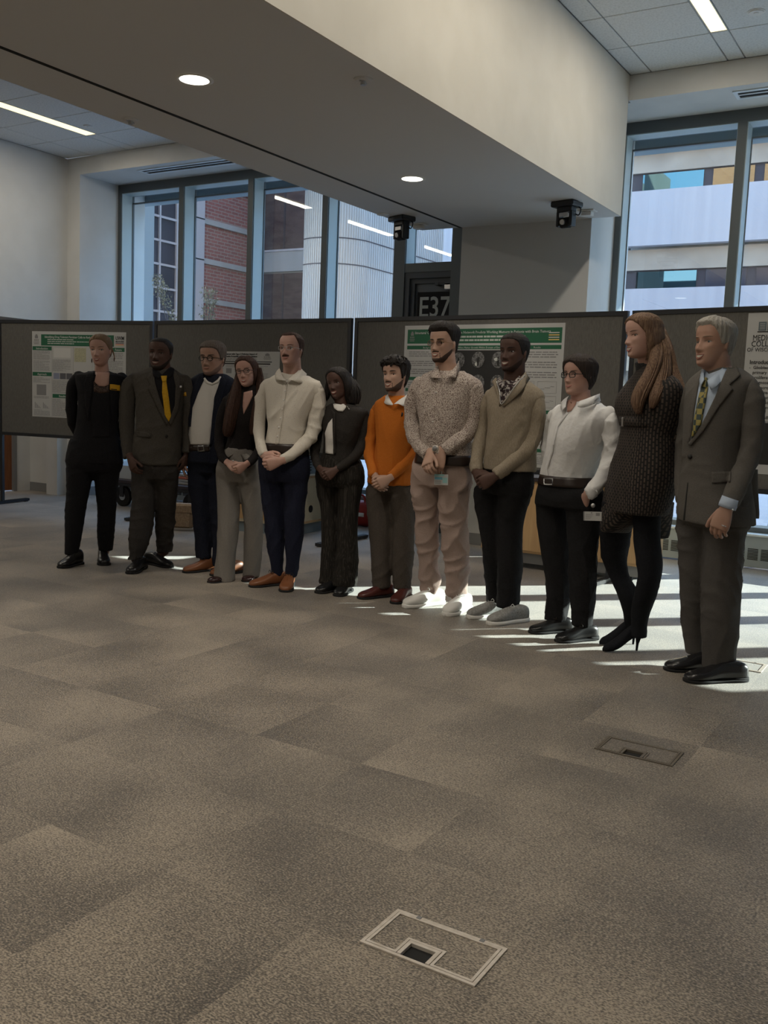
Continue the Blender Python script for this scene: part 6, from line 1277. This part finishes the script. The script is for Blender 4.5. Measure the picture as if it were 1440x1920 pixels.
def heelboot(p, toe, ang, ankle_px, kn):
    T = atz(*toe); d = p.rotd(p.cd, ang); d3 = np.array([*d, 0]); sx = np.array([-d[1], d[0], 0.]); z = p.z3; hl = T-d3*.215
    R_ = [(hl+d3*t*.215+z*((a_+b_)/2), sx, z, w_, (a_-b_)/2) for t, w_, b_, a_ in ((0, .022, .085, .155), (.15, .030, .078, .15), (.35, .030, .052, .125), (.55, .034, .022, .088), (.75, .038, .006, .055), (.9, .028, .004, .040), (1., .006, .004, .022))]
    o = mesh_obj('heeled_boot', *loft(R_, 22, 2.3, 4), bkv, p.root); mesh_obj('stiletto_heel', *tube_vf([hl+d3*.012+z*.11, hl+d3*.006+z*.08, hl+d3*.010+z*.04, hl+d3*.012], [.026, .017, .008, .006], 12), bkv, o); p.shoes_at.append(hl+d3*.03+z*.1); return hl+d3*.03
bkv = fab('black_suede', (.008, .009, .012), (.013, .014, .018))
h1 = heelboot(p, (1124, 1209), 62, None, None); h2 = heelboot(p, (1130, 1222), 60, None, None)
def legw(i, L, f0): 
    A = p.shoes_at[i]; fb = float((A-p.B)@p.n3); out = []; ys = [q[0] for q in L]
    for y, xl, xr in L: u = (y-ys[0])/(ys[-1]-ys[0]); C = p.P((xl+xr)/2, y, f0*(1-u)+fb*u); W = (xr-xl)/2*depth(C)/F; out.append((C, p.s3, p.n3, W, W*1.05))
    p.body.append(tube_vf([q[0] for q in out], [q[3]*.6 for q in out], 10)); return loft(out, 24, 2.1, 4)
l1 = legw(0, [(940, 1130, 1190), (985, 1127, 1184), (1025, 1127, 1178), (1050, 1130, 1174), (1080, 1142, 1180), (1115, 1158, 1200), (1145, 1168, 1203), (1170, 1171, 1198), (1186, 1170, 1196)], .05)
l2 = legw(1, [(940, 1185, 1242), (985, 1188, 1237), (1025, 1190, 1238), (1055, 1194, 1241), (1085, 1197, 1238), (1115, 1190, 1230), (1145, 1184, 1219), (1172, 1184, 1213), (1195, 1182, 1212)], -.03)
p.garment('black_leggings', bkv, [l1, l2, loft(p.rings([(880, 1160, 1245, .10), (920, 1140, 1248, .12), (955, 1138, 1242, .11)]))], .009, .002, 21)
T11 = [(686, 1196, 1236, .05), (698, 1192, 1252, .065), (708, 1184, 1266, .085), (722, 1170, 1277, .10), (745, 1156, 1280, .125), (768, 1154, 1276, .135), (795, 1166, 1268, .115), (815, 1166, 1262, .11), (850, 1156, 1264, .125), (890, 1144, 1264, .14), (925, 1136, 1258, .145), (960, 1130, 1248, .14)]
p.body.append(loft(p.rings(slim(T11), .74)))
a2 = p.sleeve([(1262, 722, -.03, 15), (1268, 750, -.04, 17), (1266, 790, -.05, 16), (1262, 830, -.07, 15.5), (1258, 858, -.10, 14), (1246, 872, -.15, 11)]); a1 = p.sleeve([(1190, 722, .02, 13), (1180, 760, -.03, 12), (1185, 800, -.12, 11), (1205, 840, -.19, 10), (1225, 862, -.22, 9)])
hem1 = loft([p.ring(*q) for q in ((950, 1131, 1205, .10, .04), (975, 1128, 1192, .095, .05), (992, 1127, 1182, .09, .055), (997, 1128, 1178, .085, .055))]); hem2 = loft([p.ring(*q) for q in ((940, 1206, 1256, .11, -.07), (975, 1216, 1246, .10, -.10), (1005, 1224, 1241, .08, -.12), (1010, 1226, 1239, .07, -.12))])
tp, bv = p.garment('knit_dress', knit, [[loft(p.rings(T11)), hem1, hem2], a1, a2], .009, .003, 22)
p.hand((1244, 874, -.17), (1236, 884, -.19), (0, -1, 0), (0, 0, 1), 30, .9); p.hand((1226, 864, -.22), (1232, 876, -.23), (0, -1, 0), (0, 0, 1), 30, .9)
p.head(1205, 630, 80, 55, -3, 4, fem=.8, wide=.95, jaw=.92, neck=(.047, .05), neck_to=(1218, 704, -.02), f=.06)
p.finish_body(); p.face(brow=(.06, .035, .025), iris=(.06, .05, .04), lips=(.40, .17, .15), smile=1, open_=.9, browt=.008)
ex = p.lock([(1212, 612, -.05, 14), (1228, 630, -.05, 22), (1245, 655, -.05, 17), (1254, 690, -.06, 18), (1266, 722, -.06, 18), (1278, 752, -.06, 12), (1284, 772, -.06, 6)], 22, .8, 1)+p.lock([(1214, 616, .0, 10), (1226, 640, .0, 17), (1229, 670, .04, 14), (1219, 700, .08, 15), (1204, 730, .13, 17), (1196, 755, .15, 14), (1198, 776, .14, 6)], 24, .7, 2)+p.lock([(1228, 615, -.10, 18), (1240, 660, -.12, 24), (1250, 710, -.13, 24), (1256, 745, -.12, 14)], 14, .8, 3)+p.lock([(1220, 612, -.02, 14), (1236, 645, -.02, 17), (1240, 685, .0, 18), (1236, 715, .04, 17), (1228, 745, .09, 12), (1222, 765, .11, 5)], 22, .9, 7)
p.hair(hair_off(.36, ([0, 20, 40, 55, 66, 76, 90, 120, 180], [.36, .33, .24, .12, .04, -.25, -.45, -.50, -.52]), .02, .045, .06, .005, 44, part=.08, seed=11, bob=.10), H_long, extra=ex)
p.body = []; mesh_obj('turtleneck_collar', *tube_vf([p.neck_base-p.z3*.03, p.neck_base+p.z3*.01+p.n3*.01, p.neck_base+p.z3*.05+p.n3*.02, p.neck_base+p.z3*.075+p.n3*.028], [.074, .064, .060, .060], 28), fab('charcoal_rib', (.03, .03, .032), (.045, .045, .048), 200, (1, 1, .2)), p.root)
p.band('knit_belt', knit, [(782, 1164, 1266, .125), (800, 1166, 1264, .120)], 1.03); p.patch('belt_loop', M['metal'], [(1168, 782), (1171, 782), (1171, 799), (1168, 799)], bv, .012, .003)
mesh_obj('earring', *ellipsoid(p.H.W([[.31, -.02, -.15]])[0], [np.array([.003, 0, 0]), np.array([0, .003, 0]), np.array([0, 0, .009])]), M['metal'], p.root)

# ---- 12: man silver hair, grey suit
p = Person((1310, 1262), 38, 'silver-haired man in a grey-brown suit with pale blue shirt and patterned tie', S_tan, 1.04)
loaf = mat('black_loafer_leather', (.016, .016, .018), .25, spec=.55)
p.shoe((1246, 1256), 66, loaf, L=.31, wd=1.05); p.shoe((1284, 1278), 60, loaf, L=.315, wd=1.05)
gs = fab('grey_brown_worsted', (.100, .093, .085), (.114, .106, .097)); gt = fab('grey_brown_worsted_trousers', (.080, .075, .071), (.092, .086, .081))
lf = [p.leg([(975, 1272, 1345), (1020, 1272, 1342), (1080, 1274, 1338), (1130, 1276, 1332), (1180, 1279, 1326), (1226, 1286, 1328)], 0), p.leg([(975, 1322, 1402), (1020, 1322, 1394), (1080, 1318, 1389), (1130, 1316, 1387), (1180, 1316, 1384), (1225, 1317, 1378), (1254, 1316, 1376)], 1)]
p.garment('suit_trousers', gt, lf+[loft(p.rings([(900, 1280, 1402, .13), (940, 1274, 1404, .145), (985, 1273, 1401, .12)]))], .010, .006, 23)
T12 = [(690, 1322, 1386, .07), (702, 1306, 1404, .095), (718, 1292, 1416, .12), (745, 1284, 1420, .15), (790, 1279, 1417, .165), (830, 1277, 1412, .16), (870, 1276, 1408, .155), (915, 1272, 1410, .16), (955, 1272, 1412, .165), (980, 1278, 1411, .165)]
p.body.append(loft(p.rings(slim(T12), .74)))
a2 = p.sleeve([(1400, 722, 0, 19), (1411, 748, -.01, 22), (1412, 790, -.01, 21.5), (1408, 840, .0, 20.5), (1396, 880, .04, 19.5), (1380, 915, .10, 18.5), (1366, 945, .14, 17.5)]); a1 = p.sleeve([(1297, 728, 0, 15), (1290, 760, .0, 15), (1285, 810, -.02, 15), (1281, 860, -.01, 14.5), (1279, 905, .02, 13.5), (1279, 942, .05, 12.5)])
tp, bv = p.garment('suit_jacket', gs, [loft(p.rings(slim(T12))), a1, a2], .0095, .005, 24)
blu = fab('pale_blue_cotton', (.42, .50, .62), None, bump=(60, .2, (1, 1, 1)))
W1, k1, d1, pn1, la1 = p.hand((1362, 953, .16), (1354, 974, .17), (-.3, -1, 0), (-.9, .5, .2), 30, 1.08, tcurl=10); p.hand((1279, 950, .06), (1281, 968, .05), (.9, -.4, 0), (0, 1, 0), 30, 1.02)
cA = p.P(1365, 947, .15); mesh_obj('shirt_cuff', *tube_vf([cA-d1*.035, cA-d1*.0, cA+d1*.014], [.040, .0415, .041], 22), blu, p.root); mesh_obj('cufflink', *ellipsoid(p.P(1374, 956, .20), [np.array([.005, 0, 0]), np.array([0, .005, 0]), np.array([0, 0, .005])]), M['metal'], p.root)
p.head(1339, 645, 90, 43, 4, 2, wide=.98, neck=(.064, .068), neck_to=(1348, 712, .0), f=.05)
rg = p.P(1357, 986, .195); mesh_obj('ring', *tube_vf([rg-d1*.002, rg+d1*.002], .011, 14), M['metal'], p.root)
p.finish_body(); p.face(brow=(.22, .17, .13), iris=(.08, .08, .08), lips=(.34, .15, .12), smile=1, open_=.9, browt=.009)
p.hair(hair_off(.33, ([0, 26, 40, 54, 70, 84, 96, 120, 180], [.33, .35, .30, .17, -.02, -.04, -.02, -.22, -.30]), .022, .065, .035, .008, 30, part=None, seed=12, fringe=.02), H_silver)
p.patch('blue_shirt', blu, [(1318, 690), (1330, 702), (1352, 694), (1364, 680), (1360, 702), (1345, 740), (1322, 790), (1297, 827), (1290, 815), (1298, 760), (1310, 718)], bv, .006, .004)
tiem = bpy.data.materials.new('patterned_tie_silk'); tiem.use_nodes = True; n_ = tiem.node_tree.nodes; l_ = tiem.node_tree.links; b_ = n_['Principled BSDF']; b_.inputs['Roughness'].default_value = .5; ck = n_.new('ShaderNodeTexChecker'); ck.inputs['Scale'].default_value = 38; ck.inputs['Color1'].default_value = (.035, .055, .05, 1); ck.inputs['Color2'].default_value = (.30, .25, .07, 1); tc_ = n_.new('ShaderNodeTexCoord'); l_.new(tc_.outputs['Object'], ck.inputs['Vector']); l_.new(ck.outputs[0], b_.inputs['Base Color'])
p.patch('tie', tiem, [(1316, 712), (1329, 712), (1329, 728), (1323, 760), (1316, 795), (1304, 815), (1299, 822), (1304, 785), (1311, 750), (1317, 728)], bv, .016, .006); p.patch('tie_knot', tiem, [(1316, 711), (1329, 711), (1327, 729), (1319, 729)], bv, .023, .006)
collar(p, 'shirt_collar', blu, [((1366, 678, -.04), (1371, 690, -.05)), ((1358, 686, .04), (1360, 704, .06)), ((1340, 702, .12), (1345, 722, .15)), ((1326, 713, .16), (1333, 731, .17))]); collar(p, 'shirt_collar', blu, [((1320, 694, .10), (1312, 704, .10)), ((1319, 702, .13), (1311, 716, .14)), ((1320, 712, .16), (1313, 730, .165))])
for q in ([(1372, 680), (1380, 690), (1388, 705), (1368, 722), (1374, 730), (1350, 760), (1320, 808), (1296, 836), (1292, 832), (1318, 794), (1342, 744), (1360, 700)], [(1315, 704), (1308, 712), (1302, 730), (1298, 738), (1300, 744), (1294, 790), (1290, 828), (1293, 834), (1298, 815), (1304, 765), (1312, 720)]): p.patch('lapel', gs, q, bv, .012, .007)
p.patch('pocket_flap', gs, [(1334, 885), (1371, 884), (1370, 904), (1335, 906)], bv, .007, .005); p.patch('jacket_button', M['ink'], [(1291, 853), (1296, 852), (1298, 857), (1295, 861), (1291, 859)], bv, .008, .005); p.patch('jacket_opening', M['ink'], [(1289, 905), (1290.5, 905), (1284, 975), (1281, 975)], bv, .002, .002)
q = p.P(1414, 925, -.10); vv = loft([p.ring(*r_) for r_ in ((880, 1402, 1420, .03, -.12), (920, 1404, 1421, .03, -.13), (960, 1406, 1423, .025, -.14), (972, 1412, 1423, .02, -.14))]); mesh_obj('jacket_tail', *vv, gs, p.root)
